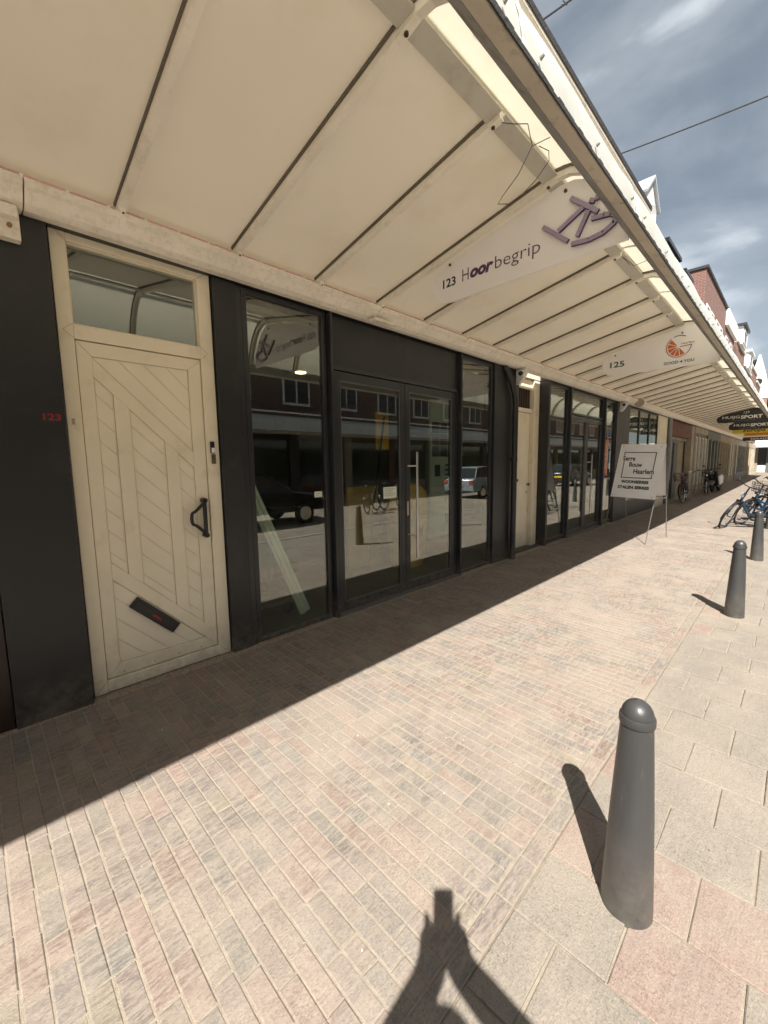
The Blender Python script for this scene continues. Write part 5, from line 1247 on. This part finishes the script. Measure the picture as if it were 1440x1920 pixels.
q = MB(); q.box(-0.7, -0.25, 1.75, 2.3, 0.17, 0.20); obj('deck', q, gmetal, tr)
for yy_ in (1.85, 2.2):
    q = MB(); q.ring((-0.3, yy_, 0.096), 0.045, 0.015, 'x', 16, 6); obj('castor', q, rubber, tr)
    q = MB(); q.ring((-0.65, yy_, 0.096), 0.045, 0.015, 'x', 16, 6); obj('castor', q, rubber, tr)

# ------------------------------------------------------------------ the photographer, whose shadow falls into the picture
BK = Vector((-FW.x, -FW.y, 0)).normalized(); SD = Vector((BK.y, -BK.x, 0))   # BK: away from the street view; SD: camera-left
SD = -Vector((RT.x, RT.y, 0)).normalized()
gzc = gz(3.3)
base = Vector((CAM.x, 0, 0))+BK*0.53+SD*0.07; base.z = gzc
per = empty('person', base, 'photographer in dark clothes holding a phone up with both hands, seen only as a shadow', 'person')
def skin(name, chain, radii, edges, m_, parent, sub=2):
    me = bpy.data.meshes.new(name); me.from_pydata([tuple(Vector(v)-ORG[parent]) for v in chain], edges, []); me.update()
    o = bpy.data.objects.new(name, me); C.objects.link(o); o.parent = parent; ORG[o] = ORG[parent]
    sk = o.modifiers.new('skin', 'SKIN'); sk.use_smooth_shade = True
    for i, r in enumerate(radii):
        me.skin_vertices[0].data[i].radius = r if isinstance(r, tuple) else (r, r)
    me.skin_vertices[0].data[0].use_root = True
    o.modifiers.new('sub', 'SUBSURF').levels = sub; o.modifiers['sub'].render_levels = sub
    me.materials.append(m_); return o
def W(side_, back, z): return base+SD*side_+BK*back+Vector((0, 0, z))
skm = mat('skin', (0.45, 0.27, 0.19), 0.5, var=0.05); jm = mat('jacket', (0.04, 0.045, 0.06), 0.8, var=0.15); tm = mat('trousers', (0.05, 0.06, 0.09), 0.85, var=0.15); hm = mat('hair', (0.05, 0.03, 0.02), 0.6, var=0.3)
phc = CAM+BK*0.016-UP*0.055
hl = phc+SD*0.048-Vector((0, 0, 0.026))+BK*0.018; hr = phc-SD*0.040-Vector((0, 0, 0.026))+BK*0.018
pelvis = W(0, 0.02, 0.95); chest = W(0, 0.0, 1.32); neck = W(0, -0.01, 1.46); headb = W(0, -0.03, 1.55); headc = W(0, -0.05, 1.64); headt = W(0, -0.03, 1.72)
shl = W(0.17, 0, 1.40); shr = W(-0.17, 0, 1.40); ell = W(0.30, -0.14, 1.24); elr = W(-0.40, -0.20, 1.33)
wl = hl+BK*0.05+Vector((0, 0, -0.075))-SD*0.018; wr_ = hr+BK*0.05+Vector((0, 0, -0.075))+SD*0.014
kl = W(0.10, 0.0, 0.50); kr = W(-0.10, 0.0, 0.50); al = W(0.12, 0.03, 0.09); ar = W(-0.12, 0.03, 0.09); tl_ = W(0.13, -0.13, 0.035); tr_ = W(-0.13, -0.13, 0.035)
hipl = W(0.09, 0.02, 0.90); hipr = W(-0.09, 0.02, 0.90)
vs = [pelvis, W(0, 0.01, 1.12), chest, neck, headb, headc, headt, shl, ell, wl, hl, shr, elr, wr_, hr, hipl, kl, al, tl_, hipr, kr, ar, tr_]
rs = [(0.10, 0.075), (0.09, 0.065), (0.10, 0.07), 0.050, 0.07, 0.088, 0.06, 0.045, 0.050, 0.052, 0.056, 0.055, 0.050, 0.052, 0.056, 0.08, 0.055, 0.038, 0.035, 0.08, 0.055, 0.038, 0.035]
ed = [(0, 1), (1, 2), (2, 3), (3, 4), (4, 5), (5, 6), (2, 7), (7, 8), (8, 9), (9, 10), (2, 11), (11, 12), (12, 13), (13, 14), (0, 15), (15, 16), (16, 17), (17, 18), (0, 19), (19, 20), (20, 21), (21, 22)]
skin('body', vs, rs, ed, skm, per)
skin('jacket', [W(0, 0.01, 1.12), pelvis, chest, W(0, -0.005, 1.43), shl, lerp(shl, ell, .5), ell, lerp(ell, wl, .55), lerp(ell, wl, .93), shr, lerp(shr, elr, .5), elr, lerp(elr, wr_, .55), lerp(elr, wr_, .93)],
     [(0.155, 0.125), (0.175, 0.145), (0.175, 0.135), 0.085, 0.078, 0.070, 0.062, 0.056, 0.050, 0.078, 0.070, 0.062, 0.056, 0.050], [(0, 1), (0, 2), (2, 3), (2, 4), (4, 5), (5, 6), (6, 7), (7, 8), (2, 9), (9, 10), (10, 11), (11, 12), (12, 13)], jm, per)
skin('trousers', [pelvis, hipl, kl, lerp(kl, al, .9), hipr, kr, lerp(kr, ar, .9)], [(0.16, 0.13), 0.105, 0.072, 0.062, 0.098, 0.072, 0.062], [(0, 1), (1, 2), (2, 3), (0, 4), (4, 5), (5, 6)], tm, per)
for a_, b_ in ((al, tl_), (ar, tr_)):
    skin('shoe', [a_+Vector((0, 0, -0.03))+BK*0.05, a_+Vector((0, 0, -0.035)), b_, b_-BK*0.03], [0.042, 0.046, 0.042, 0.03], [(0, 1), (1, 2), (2, 3)], black, per)
q = MB(); q.sphere(headc+Vector((0, 0, 0.035))+BK*0.025, 0.108, 18, 12, (0.95, 0.95, 0.98)); obj('hair', q, hm, per, smooth=True)
q = MB()
for s_ in (-1, 1):
    e_ = headc-BK*0.083+SD*0.032*s_+Vector((0, 0, 0.0)); q.sphere(e_, 0.011, 8, 6)
obj('eyes', q, txt_wht, per)
q = MB(); nb = headc-BK*0.098+Vector((0, 0, -0.03)); q.tube([headc-BK*0.085+Vector((0, 0, 0.005)), nb, headc-BK*0.085+Vector((0, 0, -0.042))], [0.009, 0.014, 0.010], 8)
for s_ in (-1, 1): q.sphere(headc+SD*0.092*s_+Vector((0, 0, -0.01)), 0.026, 8, 6, (0.6, 0.6, 1.1))
obj('nose_and_ears', q, skm, per, smooth=True)
q = MB(); q.tube([headc-BK*0.083+SD*0.024+Vector((0, 0, -0.062)), headc-BK*0.09+Vector((0, 0, -0.063)), headc-BK*0.083-SD*0.024+Vector((0, 0, -0.062))], 0.005, 6); obj('mouth', q, mat('lip', (0.35, 0.13, 0.11), 0.5), per)
for hnd, s_ in ((hl, 1), (hr, -1)):
    for i in range(4):
        z_ = 0.006-0.017*i; ln = (0.062, 0.070, 0.066, 0.052)[i]
        st0 = hnd+Vector((0, 0, z_))+SD*0.008*s_
        skin('finger', [st0, st0-BK*0.022+SD*s_*0.006, st0-BK*0.034-SD*s_*0.012 if False else st0-BK*0.018-SD*s_*(0.0)+SD*s_*0.012, st0-BK*0.006+SD*s_*0.016-SD*s_*ln*0.4], [0.010, 0.009, 0.0085, 0.007], [(0, 1), (1, 2), (2, 3)], skm, per, 1)
    st0 = hnd+BK*0.012+Vector((0, 0, 0.0)); skin('thumb', [st0, st0+Vector((0, 0, 0.004))-SD*s_*0.018, st0+Vector((0, 0, 0.010))-SD*s_*0.034], [0.012, 0.011, 0.008], [(0, 1), (1, 2)], skm, per, 1)
ph = MB(); ph.obox(phc, RT, UP, FW, 0.037, 0.074, 0.004); pho = obj('phone', ph, black, label='black phone held upright in both hands by the photographer', cat='phone', bevel=0.003)
scn = MB(); scn.obox(phc-FW*0.0044, RT, UP, FW, 0.034, 0.070, 0.0003); obj('screen', scn, mat('screen', (0.05, 0.05, 0.05), 0.1), pho)
